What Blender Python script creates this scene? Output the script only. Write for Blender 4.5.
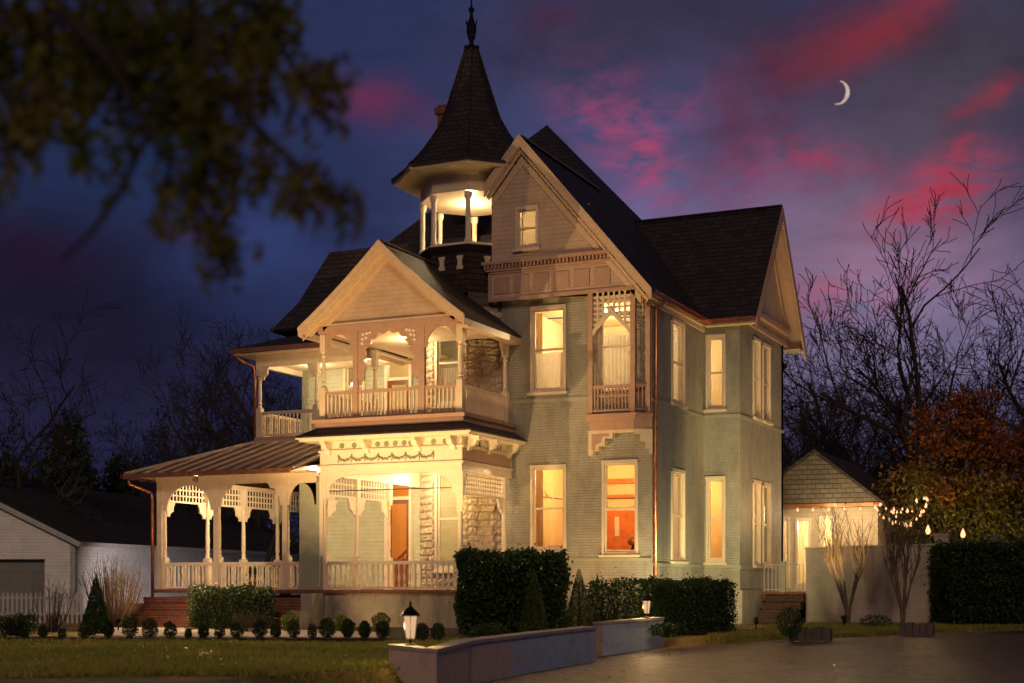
import bpy, math, random
import numpy as np
from mathutils import Vector, Matrix
random.seed(7); rng = np.random.default_rng(11)
scene = bpy.context.scene
for o in list(bpy.data.objects): bpy.data.objects.remove(o)
C = scene.collection
R = math.radians

# ------------------------------------------------------------------ camera
CAM = Vector((13.0873, -37.998, 1.3)); YAW = R(24.5577)
cd = bpy.data.cameras.new('camera'); cam = bpy.data.objects.new('camera', cd); C.objects.link(cam)
cam.location = CAM; cam.rotation_euler = (R(90), 0, YAW)
cd.sensor_width = 36; cd.lens = 1440/1024*36; cd.shift_y = (582-341.5)/1024
cd.clip_start = .1; cd.clip_end = 9000
cd.dof.use_dof = True; cd.dof.focus_distance = 41; cd.dof.aperture_fstop = .95
scene.camera = cam
FWD = Vector((-math.sin(YAW), math.cos(YAW), 0)); RGT = Vector((math.cos(YAW), math.sin(YAW), 0))
def W(px, d, z=0.0):
    "ground plan point d metres away along the view, by bearing"
    p = CAM + FWD*d + RGT*((px-512)/1440*d); return Vector((p.x, p.y, z))

scene.view_settings.view_transform = 'Standard'; scene.view_settings.look = 'None'
scene.view_settings.exposure = 0.0; scene.view_settings.gamma = 1.0

# ------------------------------------------------------------------ node helper
class NT:
    def __init__(s, tree): s.t = tree; tree.nodes.clear()
    def n(s, typ, inputs=None, **kw):
        nd = s.t.nodes.new(typ)
        for k, v in kw.items(): setattr(nd, k, v)
        for k, v in (inputs or {}).items():
            if isinstance(v, bpy.types.NodeSocket): s.t.links.new(v, nd.inputs[k])
            else: nd.inputs[k].default_value = v
        return nd
    def m(s, op, a, b=0.0, c=None, clamp=False):
        nd = s.n('ShaderNodeMath', {0: a, 1: b}, operation=op, use_clamp=clamp)
        if c is not None:
            if isinstance(c, bpy.types.NodeSocket): s.t.links.new(c, nd.inputs[2])
            else: nd.inputs[2].default_value = c
        return nd.outputs[0]
    def mix(s, f, a, b, mode='MIX'):
        nd = s.n('ShaderNodeMix', data_type='RGBA', blend_type=mode)
        for i, v in ((0, f), (6, a), (7, b)):
            if isinstance(v, bpy.types.NodeSocket): s.t.links.new(v, nd.inputs[i])
            else: nd.inputs[i].default_value = v if i == 0 else (*v[:3], 1)
        return nd.outputs[2]
    def ramp(s, f, stops):
        nd = s.n('ShaderNodeValToRGB', {0: f}); cr = nd.color_ramp
        while len(cr.elements) < len(stops): cr.elements.new(.5)
        for e, (p, c) in zip(cr.elements, stops): e.position = p; e.color = (*c[:3], 1)
        return nd.outputs[0]
    def noise(s, vec, sc, det=3, rough=.55, dist=0):
        return s.n('ShaderNodeTexNoise', {'Vector': vec, 'Scale': sc, 'Detail': det, 'Roughness': rough, 'Distortion': dist}).outputs[0]

def lin(c): return tuple((v/255/12.92 if v/255 <= .04045 else ((v/255+.055)/1.055)**2.4) for v in c)

# ------------------------------------------------------------------ sky
world = bpy.data.worlds.new('World'); scene.world = world; world.use_nodes = True
w = NT(world.node_tree)
tc = w.n('ShaderNodeTexCoord')
rot = w.n('ShaderNodeMapping', {'Vector': tc.outputs['Generated'], 'Rotation': (0, 0, -YAW)})
sx = w.n('ShaderNodeSeparateXYZ', {0: rot.outputs[0]})
AZ = w.m('ARCTAN2', sx.outputs[0], sx.outputs[1])
EL = w.m('ARCTANGENT', w.m('DIVIDE', sx.outputs[2], w.m('SQRT', w.m('ADD', w.m('MULTIPLY', sx.outputs[0], sx.outputs[0]), w.m('MULTIPLY', sx.outputs[1], sx.outputs[1])))))
uv = w.n('ShaderNodeCombineXYZ', {0: AZ, 1: EL}).outputs[0]
def ae(px, py):
    a = math.atan((px-512)/1440); return a, math.atan((582-py)/1440*math.cos(a))
wob = w.noise(uv, 9, 5, .6)
wob2 = w.noise(w.n('ShaderNodeMapping', {'Vector': uv, 'Location': (3, 7, 1)}).outputs[0], 9, 5, .6)
AZw = w.m('ADD', AZ, w.m('MULTIPLY', w.m('SUBTRACT', wob, .5), .055))
ELw = w.m('ADD', EL, w.m('MULTIPLY', w.m('SUBTRACT', wob2, .5), .055))
def blob(px, py, rx, ry, ang=0, warped=True):
    a, e = ae(px, py); A = AZw if warped else AZ; E_ = ELw if warped else EL
    du = w.m('SUBTRACT', A, a); dv = w.m('SUBTRACT', E_, e); ca, sa = math.cos(R(ang)), math.sin(R(ang))
    p = w.m('DIVIDE', w.m('ADD', w.m('MULTIPLY', du, ca), w.m('MULTIPLY', dv, sa)), rx/1440)
    q = w.m('DIVIDE', w.m('SUBTRACT', w.m('MULTIPLY', dv, ca), w.m('MULTIPLY', du, sa)), ry/1440)
    return w.m('EXPONENT', w.m('MULTIPLY', w.m('ADD', w.m('MULTIPLY', p, p), w.m('MULTIPLY', q, q)), -1))
base = w.ramp(w.m('ADD', w.m('MULTIPLY', EL, 1.6), .0), [(0, lin((38, 38, 70))), (.3, lin((44, 52, 94))), (.62, lin((42, 50, 86))), (1, lin((30, 32, 48)))])
col = base
for (px, py, rx, ry, ang, c, f) in [
    (60, 300, 330, 190, 0, (24, 15, 31), .9), (120, 150, 200, 80, 0, (32, 46, 80), .85), (270, 250, 90, 70, 0, (44, 56, 100), .9), (620, 230, 170, 130, 20, (80, 88, 136), .95),
    (560, 60, 130, 60, 0, (64, 60, 90), .7), (850, 270, 220, 110, 0, (144, 116, 142), .85), (900, 350, 230, 60, 0, (122, 112, 146), .85),
    (970, 60, 190, 90, 0, (62, 56, 66), .9), (680, 20, 140, 50, 0, (54, 46, 62), .7), (900, 130, 90, 40, 30, (92, 80, 98), .7)]:
    col = w.mix(w.m('MULTIPLY', blob(px, py, rx, ry, ang, True), f), col, lin(c))
mp = w.n('ShaderNodeMapping', {'Vector': uv, 'Rotation': (0, 0, R(-25)), 'Scale': (14, 30, 1)}).outputs[0]
fine = w.n('ShaderNodeMapRange', {0: w.noise(mp, 2.6, 9, .66, .25), 1: .38, 2: .70}).outputs[0]
mp2 = w.n('ShaderNodeMapping', {'Vector': uv, 'Location': (5, 2, 0), 'Scale': (9, 13, 1)}).outputs[0]
soft = w.n('ShaderNodeMapRange', {0: w.noise(mp2, 1.6, 6, .6, .5), 1: .25, 2: .65}).outputs[0]
streak = w.n('ShaderNodeMapRange', {0: w.noise(w.n('ShaderNodeMapping', {'Vector': uv, 'Rotation': (0, 0, R(-14)), 'Scale': (10, 46, 1)}).outputs[0], 2.4, 9, .66, .3), 1: .36, 2: .62}).outputs[0]
softy = w.n('ShaderNodeMapRange', {0: w.noise(mp, 2.4, 9, .64, .3), 1: .22, 2: .52}).outputs[0]
for (px, py, rx, ry, ang, c, f, nz) in [
    (625, 130, 66, 36, -36, (172, 66, 108), .75, fine), (645, 160, 34, 24, -40, (190, 76, 116), .8, fine), (690, 105, 22, 14, 30, (150, 62, 100), .5, fine),
    (880, 16, 110, 26, 28, (140, 50, 62), .9, soft), (800, 62, 80, 34, 38, (104, 44, 58), .9, soft), (748, 128, 52, 44, 30, (92, 48, 70), .75, soft),
    (805, 158, 60, 20, -10, (165, 56, 84), .85, fine), (770, 180, 60, 24, 0, (122, 60, 96), .6, fine),
    (935, 192, 54, 27, 24, (186, 60, 82), 1.1, streak), (928, 196, 50, 26, 16, (166, 56, 78), .9, streak), (952, 156, 26, 8, 40, (176, 60, 78), .7, streak), (900, 224, 34, 16, 0, (180, 68, 92), .7, fine),
    (982, 97, 30, 9, 24, (150, 46, 62), .8, softy), (378, 102, 50, 18, -12, (104, 42, 72), .9, soft), (550, 15, 36, 16, 0, (80, 42, 66), .7, soft),
    (820, 300, 110, 34, 0, (190, 96, 124), .7, fine), (700, 195, 60, 26, 0, (108, 62, 100), .5, fine), (190, 235, 36, 8, 0, (72, 32, 56), .5, soft), (30, 250, 90, 30, 0, (38, 14, 36), .6, soft),
    (775, 105, 34, 24, 60, (60, 42, 60), .6, fine)]:
    col = w.mix(w.m('MULTIPLY', w.m('MULTIPLY', blob(px, py, rx, ry, ang), f*1.05), nz, clamp=True), col, lin(c))
tex = w.n('ShaderNodeMapRange', {0: w.noise(w.n('ShaderNodeMapping', {'Vector': uv, 'Location': (1, 4, 2), 'Rotation': (0, 0, R(12)), 'Scale': (5, 11, 1)}).outputs[0], 1.5, 8, .62, .4), 1: .3, 2: .7, 3: .72, 4: 1.2}).outputs[0]
vm = w.n('ShaderNodeVectorMath', {0: col}, operation='SCALE'); world.node_tree.links.new(tex, vm.inputs['Scale']); col = vm.outputs[0]
# a dim twilight Nishita sky adds its own blue-violet light
sky = w.n('ShaderNodeTexSky', sky_type='NISHITA', sun_disc=False, sun_elevation=R(-3), sun_rotation=R(300))
tot = w.n('ShaderNodeMix', {0: 1.0, 6: col, 7: sky.outputs[0]}, data_type='RGBA', blend_type='ADD')
tot.inputs[0].default_value = .004
bg = w.n('ShaderNodeBackground', {'Color': tot.outputs[2], 'Strength': 1.0})
w.n('ShaderNodeOutputWorld', {'Surface': bg.outputs[0]})

# added warm fill from the camera side, a weak wide sun lamp
sl = bpy.data.lights.new('sun', 'SUN'); sl.energy = .62; sl.angle = R(9); sl.color = (1, .66, .42)
so = bpy.data.objects.new('sun', sl); C.objects.link(so); so.rotation_euler = (R(68), 0, R(22))

WARM = (1.0, .62, .25); WHITE = (1.0, .73, .40)
def point(loc, e, col=WARM, r=.08):
    l = bpy.data.lights.new('lamp_light', 'POINT'); l.energy = e; l.color = col; l.shadow_soft_size = r
    o = bpy.data.objects.new('lamp_light', l); C.objects.link(o); o.location = loc; return o
def spot(loc, to, e, col=WARM, ang=60, blend=.6, r=.06):
    l = bpy.data.lights.new('flood_light', 'SPOT'); l.energy = e; l.color = col; l.shadow_soft_size = r
    l.spot_size = R(ang); l.spot_blend = blend
    o = bpy.data.objects.new('flood_light', l); C.objects.link(o); o.location = loc
    o.rotation_euler = (Vector(to)-Vector(loc)).to_track_quat('-Z', 'Y').to_euler(); return o

# ------------------------------------------------------------------ materials
def mat(name, c, rough=.7, metal=0, var=.12, vscale=3, bump=0, bscale=40, spec=.3, kind=None, c2=None, **kw):
    m = bpy.data.materials.new(name); m.use_nodes = True; t = NT(m.node_tree)
    tcn = t.n('ShaderNodeTexCoord'); ob = tcn.outputs['Object']
    geo = t.n('ShaderNodeNewGeometry'); pos = geo.outputs['Position']
    nz = t.noise(pos, vscale, 5, .65)
    a = tuple(v*(1-var) for v in c); b = tuple(min(1, v*(1+var)) for v in (c2 or c))
    colr = t.mix(t.n('ShaderNodeMapRange', {0: nz, 1: .3, 2: .7}).outputs[0], a, b)
    hgt = None
    s = t.n('ShaderNodeSeparateXYZ', {0: pos}); run = t.m('ADD', s.outputs[0], s.outputs[1])
    if kind in ('brick', 'shingle', 'siding', 'stone', 'redbrick', 'scale'):
        P = dict(brick=(.23, .078, .010), shingle=(.32, .16, .012), siding=(30, .13, .012), stone=(.62, .24, .02), redbrick=(.22, .075, .012), scale=(.30, .17, .012))[kind]
        v = t.n('ShaderNodeCombineXYZ', {0: run, 1: s.outputs[2]}).outputs[0]
        bw, bh = P[0], P[1]
        if kind in ('stone',): v = t.n('ShaderNodeVectorMath', {0: v, 1: t.n('ShaderNodeVectorMath', {0: t.n('ShaderNodeTexNoise', {'Vector': pos, 'Scale': 5.0}).outputs[1], 1: (.05, .03, 0)}, operation='MULTIPLY').outputs[0]}, operation='ADD').outputs[0]
        br = t.n('ShaderNodeTexBrick', {'Vector': v, 'Color1': (1, 1, 1, 1), 'Color2': (.0, .0, .0, 1), 'Mortar': (.5, .5, .5, 1), 'Scale': 1.0, 'Mortar Size': P[2], 'Mortar Smooth': .3, 'Brick Width': bw, 'Row Height': bh})
        cell = br.outputs[0]; fac = br.outputs[1]
        if kind == 'siding':
            fr = t.m('FRACT', t.m('DIVIDE', s.outputs[2], bh)); hgt = t.m('MULTIPLY', t.m('SUBTRACT', 1, fr), .02)
            colr = t.mix(t.m('MULTIPLY', t.m('GREATER_THAN', fr, .93), .35), colr, tuple(v*.3 for v in c))
        else:
            amt = dict(brick=.12, shingle=.75, stone=.18, redbrick=.7, scale=.5)[kind]
            cc = t.n('ShaderNodeSeparateColor', {0: cell}).outputs[0]
            colr = t.mix(t.m('MULTIPLY', cc, amt), colr, tuple(v*.4 for v in c) if kind != 'shingle' else tuple(v*1.9 for v in c))
            mort = dict(brick=tuple(v*.78 for v in c), shingle=tuple(v*.25 for v in c), stone=tuple(v*.6 for v in c), redbrick=tuple(v*1.5+.02 for v in c), scale=tuple(v*.45 for v in c))[kind]
            colr = t.mix(t.m('MULTIPLY', fac, .8), colr, mort)
            hh = t.m('MULTIPLY', t.m('SUBTRACT', 1, fac), dict(brick=.008, shingle=.015, stone=.05, redbrick=.01, scale=.03)[kind])
            if kind == 'stone': hh = t.m('ADD', hh, t.m('MULTIPLY', t.noise(pos, 7, 5, .7), .22))
            if kind in ('shingle', 'scale'): hh = t.m('ADD', hh, t.m('MULTIPLY', t.m('FRACT', t.m('DIVIDE', s.outputs[2], -bh)), -.02))
            hgt = hh
    if bump:
        bz = t.m('MULTIPLY', t.noise(pos, bscale, 4, .6), bump)
        hgt = bz if hgt is None else t.m('ADD', hgt, bz)
    if kw.get('stain'):
        st = t.n('ShaderNodeMapRange', {0: t.noise(t.n('ShaderNodeMapping', {'Vector': pos, 'Scale': (1, 1, .35)}).outputs[0], 1.7, 6, .7), 1: .48, 2: .68}).outputs[0]
        colr = t.mix(t.m('MULTIPLY', st, kw['stain']), colr, tuple(v*.35 for v in c))
    if kw.get('crack'):
        vv = t.n('ShaderNodeVectorMath', {0: pos, 1: t.n('ShaderNodeVectorMath', {0: t.n('ShaderNodeTexNoise', {'Vector': pos, 'Scale': 1.3, 'Detail': 5.0}).outputs[1], 1: (.9, .9, 0)}, operation='MULTIPLY').outputs[0]}, operation='ADD').outputs[0]
        for sc_, wd_, am in ((.28, .012, .75), (1.1, .012, .4)):
            vo = t.n('ShaderNodeTexVoronoi', {'Vector': vv, 'Scale': sc_}, feature='DISTANCE_TO_EDGE').outputs['Distance']
            colr = t.mix(t.m('MULTIPLY', t.m('LESS_THAN', vo, wd_), am), colr, tuple(v*.22 for v in c))
        pt = t.n('ShaderNodeTexVoronoi', {'Vector': vv, 'Scale': .22}).outputs['Color']
        colr = t.mix(t.m('MULTIPLY', t.n('ShaderNodeSeparateColor', {0: pt}).outputs[0], .35), colr, tuple(v*.55 for v in c))
    rr = t.n('ShaderNodeMapRange', {0: t.noise(pos, 7, 4), 1: .3, 2: .7, 3: max(rough-.1, .03), 4: min(1, rough+.1)}).outputs[0]
    b_ = t.n('ShaderNodeBsdfPrincipled', {'Base Color': colr, 'Roughness': rr, 'Metallic': metal, 'Specular IOR Level': spec})
    if hgt is not None:
        bp = t.n('ShaderNodeBump', {'Height': hgt, 'Strength': 1.0, 'Distance': 1.0}); t.t.links.new(bp.outputs[0], b_.inputs['Normal'])
    t.n('ShaderNodeOutputMaterial', {'Surface': b_.outputs[0]})
    return m
def emis(name, c, s):
    m = bpy.data.materials.new(name); m.use_nodes = True; t = NT(m.node_tree)
    e = t.n('ShaderNodeEmission', {'Color': (*c, 1), 'Strength': s}); t.n('ShaderNodeOutputMaterial', {'Surface': e.outputs[0]}); return m
def glass(name, tint=(.92, .9, .85), gl=.5):
    m = bpy.data.materials.new(name); m.use_nodes = True; t = NT(m.node_tree)
    bf = t.n('ShaderNodeNewGeometry').outputs['Backfacing']; fr = t.n('ShaderNodeFresnel', {'IOR': t.m('SUBTRACT', 1.5, t.m('MULTIPLY', bf, 1.5-1/1.5))}).outputs[0]
    a = t.n('ShaderNodeBsdfTransparent', {'Color': (*tint, 1)}); b = t.n('ShaderNodeBsdfGlossy', {'Roughness': .03})
    mx = t.n('ShaderNodeMixShader', {0: fr, 1: a.outputs[0], 2: b.outputs[0]}); t.n('ShaderNodeOutputMaterial', {'Surface': mx.outputs[0]}); return m
def leafmat(name, c, c2, sc=2.5, tr=.25):
    m = bpy.data.materials.new(name); m.use_nodes = True; t = NT(m.node_tree)
    geo = t.n('ShaderNodeNewGeometry'); pos = geo.outputs['Position']
    a = t.noise(pos, sc, 3); b = t.noise(pos, 24, 2)
    f = t.n('ShaderNodeMapRange', {0: t.m('ADD', t.m('MULTIPLY', a, .55), t.m('MULTIPLY', b, .45)), 1: .38, 2: .62}).outputs[0]
    colr = t.mix(f, c, c2)
    d = t.n('ShaderNodeBsdfPrincipled', {'Base Color': colr, 'Roughness': .5, 'Specular IOR Level': .3})
    x = t.n('ShaderNodeBsdfTranslucent', {'Color': colr})
    mx = t.n('ShaderNodeMixShader', {0: tr, 1: d.outputs[0], 2: x.outputs[0]}); t.n('ShaderNodeOutputMaterial', {'Surface': mx.outputs[0]}); return m

M = {}
M['sage'] = mat('sage_painted_brick', (.36, .342, .28), .6, kind='brick', stain=.5, bump=.004, bscale=60)
M['sagewall'] = mat('sage_paint', (.44, .46, .34), .55, kind='siding')
M['sageflat'] = mat('sage_trim_paint', (.33, .345, .25), .5)
M['trim'] = mat('cream_trim_paint', (.70, .58, .42), .45, var=.08, vscale=6, bump=.002)
M['rose'] = mat('rose_taupe_trim_paint', (.45, .29, .215), .5, var=.1, vscale=5, bump=.003)
M['roseclap'] = mat('rose_clapboard', (.57, .42, .30), .55, kind='siding')
M['rake'] = mat('tan_rake_paint', (.60, .45, .31), .45, var=.1, vscale=6, bump=.002)
M['white'] = mat('ivory_porch_paint', (.78, .69, .54), .42, var=.06, vscale=6, bump=.002)
M['slate'] = mat('slate_roof', (.030, .024, .027), .62, kind='shingle', spec=.3)
M['brownslate'] = mat('dark_shingle_drum', (.035, .024, .022), .7, kind='shingle', spec=.2)  # dark brownish shingle for the drum and hip rolls
M['copper'] = mat('copper', (.62, .26, .12), .33, metal=.85, var=.2, vscale=4)
M['seam'] = mat('aged_metal_roof', (.15, .085, .06), .5, metal=.1, var=.25, vscale=2.2, bump=.003, bscale=20)
M['rib'] = mat('metal_roof_rib', (.55, .42, .33), .4, metal=.1)
M['stone'] = mat('rock_faced_stone', (.62, .53, .40), .85, kind='stone', bump=.03, bscale=14)
M['rock'] = mat('rock_faced_limestone', (.60, .51, .38), .85, var=.2, vscale=4, bump=.012, bscale=30, stain=.25)
M['base'] = mat('grey_stucco_base', (.36, .32, .26), .85, stain=.75, bump=.012, bscale=18, vscale=2)
M['red'] = mat('red_brick', (.22, .085, .055), .8, kind='redbrick', stain=.3)
M['wood'] = mat('varnished_wood', (.20, .065, .025), .35, var=.35, vscale=8)
M['floor'] = mat('interior_floor', (.25, .14, .08), .5)
M['inyellow'] = mat('yellow_interior_plaster', (.82, .62, .30), .8, var=.05)
M['incream'] = mat('cream_interior_plaster', (.78, .66, .46), .8, var=.05)
M['shade'] = leafmat('sheer_window_shade', (.62, .60, .56), (.72, .70, .66), 3, .6)
M['drape'] = leafmat('tan_drape', (.50, .36, .20), (.62, .46, .28), 3, .5)
M['green'] = mat('green_ornament_paint', (.24, .27, .17), .6)
M['concrete'] = mat('old_concrete_wall', (.40, .35, .31), .85, stain=.35, bump=.01, bscale=30)
M['darkstone'] = mat('dark_edging_stone', (.12, .10, .085), .9, bump=.04, bscale=12)
M['path'] = mat('path_concrete', (.42, .37, .30), .9, stain=.3, bump=.008, bscale=40)
M['gwall'] = mat('garden_wall_paint', (.50, .43, .37), .8, kind='brick', stain=.35)
M['darkred'] = mat('dark_red_brick', (.07, .035, .025), .85, kind='redbrick')
M['iron'] = mat('black_iron', (.012, .012, .012), .45, metal=.6)
M['bronze'] = mat('dark_bronze', (.05, .035, .02), .4, metal=.8)
M['glass'] = glass('window_glass'); M['lampglass'] = glass('lamp_glass', (.98, .95, .88))
M['bulb'] = emis('lamp_bulb', (1, .72, .38), 9); M['string'] = emis('string_bulb', (1, .48, .22), 2.0); M['lglass'] = emis('glowing_lantern_glass', (1, .60, .33), .75)
M['bark'] = mat('bark', (.022, .018, .016), .9, bump=.02, bscale=12, c2=(.045, .036, .03))
M['palebark'] = mat('pale_smooth_bark', (.10, .075, .055), .8, bump=.01, bscale=9, c2=(.17, .13, .095))
M['twig'] = mat('tan_twigs', (.09, .06, .036), .9, c2=(.14, .10, .06))
M['core'] = mat('dark_hedge_core', (.008, .010, .006), .9)  # near-black fill for hedge cores, inner shade put into the colour
M['holly'] = leafmat('holly_leaves', (.014, .036, .010), (.05, .105, .025))
M['box'] = leafmat('boxwood_leaves', (.018, .035, .012), (.045, .085, .022))
M['yew'] = leafmat('yew_leaves', (.016, .036, .012), (.04, .085, .024))
M['cone'] = leafmat('arborvitae_leaves', (.045, .075, .018), (.10, .15, .035))
M['lime'] = leafmat('lime_leaves', (.10, .16, .02), (.22, .26, .04))
M['autumn'] = leafmat('autumn_leaves', (.07, .10, .015), (.34, .085, .02), .45)
def autumnmat():
    m = bpy.data.materials.new('autumn_leaves'); m.use_nodes = True; t = NT(m.node_tree); pos = t.n('ShaderNodeNewGeometry').outputs['Position']; z = t.n('ShaderNodeSeparateXYZ', {0: pos}).outputs[2]
    f = t.m('ADD', z, t.m('MULTIPLY', t.m('SUBTRACT', t.noise(pos, .9, 4), .5), 7)); top = t.n('ShaderNodeMapRange', {0: f, 1: 3.4, 2: 6.2}).outputs[0]; v = t.noise(pos, 14, 2)
    c = t.mix(top, t.mix(v, (.07, .10, .015), (.22, .20, .03)), t.mix(v, (.13, .04, .012), (.38, .11, .02)))
    d = t.n('ShaderNodeBsdfPrincipled', {'Base Color': c, 'Roughness': .5}); x = t.n('ShaderNodeBsdfTranslucent', {'Color': c}); mx = t.n('ShaderNodeMixShader', {0: .35, 1: d.outputs[0], 2: x.outputs[0]}); t.n('ShaderNodeOutputMaterial', {'Surface': mx.outputs[0]}); return m
M['autumn'] = autumnmat()
M['oak'] = leafmat('overhanging_leaves', (.10, .15, .02), (.24, .18, .03), 1.6, .5)
M['grassblade'] = leafmat('grass_blades', (.15, .22, .03), (.36, .31, .07), .5)
M['siding'] = mat('white_vinyl_siding', (.72, .73, .74), .5, kind='siding')
M['fence'] = mat('white_fence_paint', (.42, .42, .43), .6)
M['darkdoor'] = mat('grey_garage_door', (.20, .20, .21), .6)
M['barnroof'] = mat('asphalt_shingle_roof', (.035, .028, .026), .9, kind='shingle')
M['fish'] = mat('fish_scale_shingles', (.13, .112, .085), .8, kind='scale')
M['moon'] = emis('moon_glow', (1, .82, .70), 1.0)

# ------------------------------------------------------------------ mesh helpers
def wloc(o):
    v = Vector((0, 0, 0))
    while o is not None: v += o.location; o = o.parent
    return v
class MB:
    def __init__(s): s.v = []; s.f = []; s.runs = []
    def add(s, vs, fs):
        s.runs.append((len(s.v), len(s.f))); n = len(s.v); s.v += [tuple(p) for p in vs]; s.f += [tuple(i+n for i in f) for f in fs]; return s
    def box(s, a, b):
        (x0, y0, z0), (x1, y1, z1) = a, b
        return s.add([(x0,y0,z0),(x1,y0,z0),(x1,y1,z0),(x0,y1,z0),(x0,y0,z1),(x1,y0,z1),(x1,y1,z1),(x0,y1,z1)],
                     [(0,3,2,1),(4,5,6,7),(0,1,5,4),(1,2,6,5),(2,3,7,6),(3,0,4,7)])
    def bar(s, p, q, wd, h, up=(0,0,1)):
        "box beam from p to q, wd wide, h high, centred"
        p, q = Vector(p), Vector(q); d = (q-p).normalized(); u = Vector(up)
        r = d.cross(u); r = r.normalized() if r.length > 1e-4 else Vector((1,0,0)); u = r.cross(d).normalized()
        vs = [a + r*sx_*wd/2 + u*sz_*h/2 for a in (p, q) for sx_, sz_ in ((-1,-1),(1,-1),(1,1),(-1,1))]
        return s.add(vs, [(0,1,2,3),(7,6,5,4),(0,4,5,1),(1,5,6,2),(2,6,7,3),(3,7,4,0)])
    def prism(s, pts, o, u, t, v=(0,0,1)):
        "polygon pts (s,z) in plane at o along u and v, extruded by vector t"
        o, u, t, v = Vector(o), Vector(u), Vector(t), Vector(v); n = len(pts)
        a = [o + u*p + v*q for p, q in pts]; b = [p+t for p in a]
        return s.add(a+b, [tuple(range(n)), tuple(range(2*n-1, n-1, -1))] + [(i, i+n, (i+1) % n+n, (i+1) % n) for i in range(n)])
    def lathe(s, prof, c, n=12, ph=0, cap=True):
        cx, cy, cz = c; k = len(prof); vs = []
        for r, z in prof:
            for i in range(n):
                a = ph + 2*math.pi*i/n; vs.append((cx+r*math.cos(a), cy+r*math.sin(a), cz+z))
        fs = [(j*n+i, j*n+(i+1) % n, (j+1)*n+(i+1) % n, (j+1)*n+i) for j in range(k-1) for i in range(n)]
        if cap: fs += [tuple(range(n-1, -1, -1)), tuple((k-1)*n+i for i in range(n))]
        return s.add(vs, fs)
    def tube(s, pts, rs, n=5):
        pts = [Vector(p) for p in pts]; vs = []; N = len(pts)
        if not hasattr(rs, '__len__'): rs = [rs]*N
        for i, p in enumerate(pts):
            d = (pts[min(i+1, N-1)]-pts[max(i-1, 0)]).normalized()
            a = d.cross(Vector((0,0,1)) if abs(d.z) < .9 else Vector((1,0,0))).normalized(); b = d.cross(a)
            for k in range(n):
                t = 2*math.pi*k/n; vs.append(p + (a*math.cos(t)+b*math.sin(t))*rs[i])
        fs = [(j*n+k, j*n+(k+1) % n, (j+1)*n+(k+1) % n, (j+1)*n+k) for j in range(N-1) for k in range(n)]
        fs += [tuple(range(n-1, -1, -1)), tuple((N-1)*n+k for k in range(n))]
        return s.add(vs, fs)
    def sphere(s, c, r, n=10, m=6, sz=1):
        prof = [(max(r*math.sin(math.pi*i/m), .001), -r*sz*math.cos(math.pi*i/m)) for i in range(m+1)]
        return s.lathe(prof, c, n, cap=False)
    def mesh(s, name, m, smooth=False):
        me = bpy.data.meshes.new(name); me.from_pydata(s.v, [], s.f); me.materials.append(m)
        if smooth: me.polygons.foreach_set('use_smooth', [True]*len(me.polygons))
        me.update(); return me
    def each(s, name, m, parent=None):
        out = []
        for (a, fa), (b_, fb) in zip(s.runs, s.runs[1:]+[(len(s.v), len(s.f))]):
            q = MB(); q.v = s.v[a:b_]; q.f = [tuple(i-a for i in f) for f in s.f[fa:fb]]; out.append(q.build(name, m, parent))
        return out
    def build(s, name, m, parent=None, local=False, smooth=False):
        if parent is not None and not local:
            L = wloc(parent); s.v = [(x-L.x, y-L.y, z-L.z) for x, y, z in s.v]
        o = bpy.data.objects.new(name, s.mesh(name, m, smooth)); C.objects.link(o); o.parent = parent; return o
def inst(me, name, loc, parent=None, rz=0, local=False, sc=1):
    o = bpy.data.objects.new(name, me); C.objects.link(o); o.parent = parent
    o.location = Vector(loc) - (wloc(parent) if (parent is not None and not local) else Vector((0,0,0))); o.rotation_euler = (0,0,rz)
    if sc != 1: o.scale = (sc, sc, sc) if not hasattr(sc, '__len__') else sc
    return o
def thing(name, label, cat, loc=(0,0,0), group=None, rz=0):
    o = bpy.data.objects.new(name, None); C.objects.link(o); o.location = loc; o.rotation_euler = (0,0,rz); o.empty_display_size = .3
    return tag(o, label, cat, group)
def tag(o, label, cat, group=None):
    o['label'] = label; o['category'] = cat
    if group: o['group'] = group
    return o
def struct(o, kind='structure', label=None, cat=None):
    o['kind'] = kind
    if label: o['label'] = label; o['category'] = cat
    return o
def recenter(o, loc):
    "move a top-level mesh's origin to its base"
    L = Vector(loc); o.data.transform(Matrix.Translation(-L)); o.location = L; return o
def leaves(cent, size, flat=.0, asp=.6):
    "numpy leaf quads around centres"
    n = len(cent); a = rng.normal(size=(n,3)); a /= np.linalg.norm(a, axis=1)[:,None]
    b = rng.normal(size=(n,3)); b -= (b*a).sum(1)[:,None]*a; b /= np.linalg.norm(b, axis=1)[:,None]
    s = (size*(.6+.8*rng.random(n)))[:,None]
    v = np.stack([cent-a*s/2, cent+b*s*asp/2, cent+a*s/2, cent-b*s*asp/2], 1).reshape(-1,3)
    return v, np.arange(4*n).reshape(-1,4)
def leafmesh(name, cent, size, m, asp=.6):
    v, f = leaves(np.asarray(cent), size, asp=asp); me = bpy.data.meshes.new(name); me.from_pydata(v.tolist(), [], f.tolist()); me.materials.append(m); return me
def lobj(name, me, parent=None, loc=(0,0,0)):
    o = bpy.data.objects.new(name, me); C.objects.link(o); o.parent = parent; o.location = loc; return o

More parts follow.
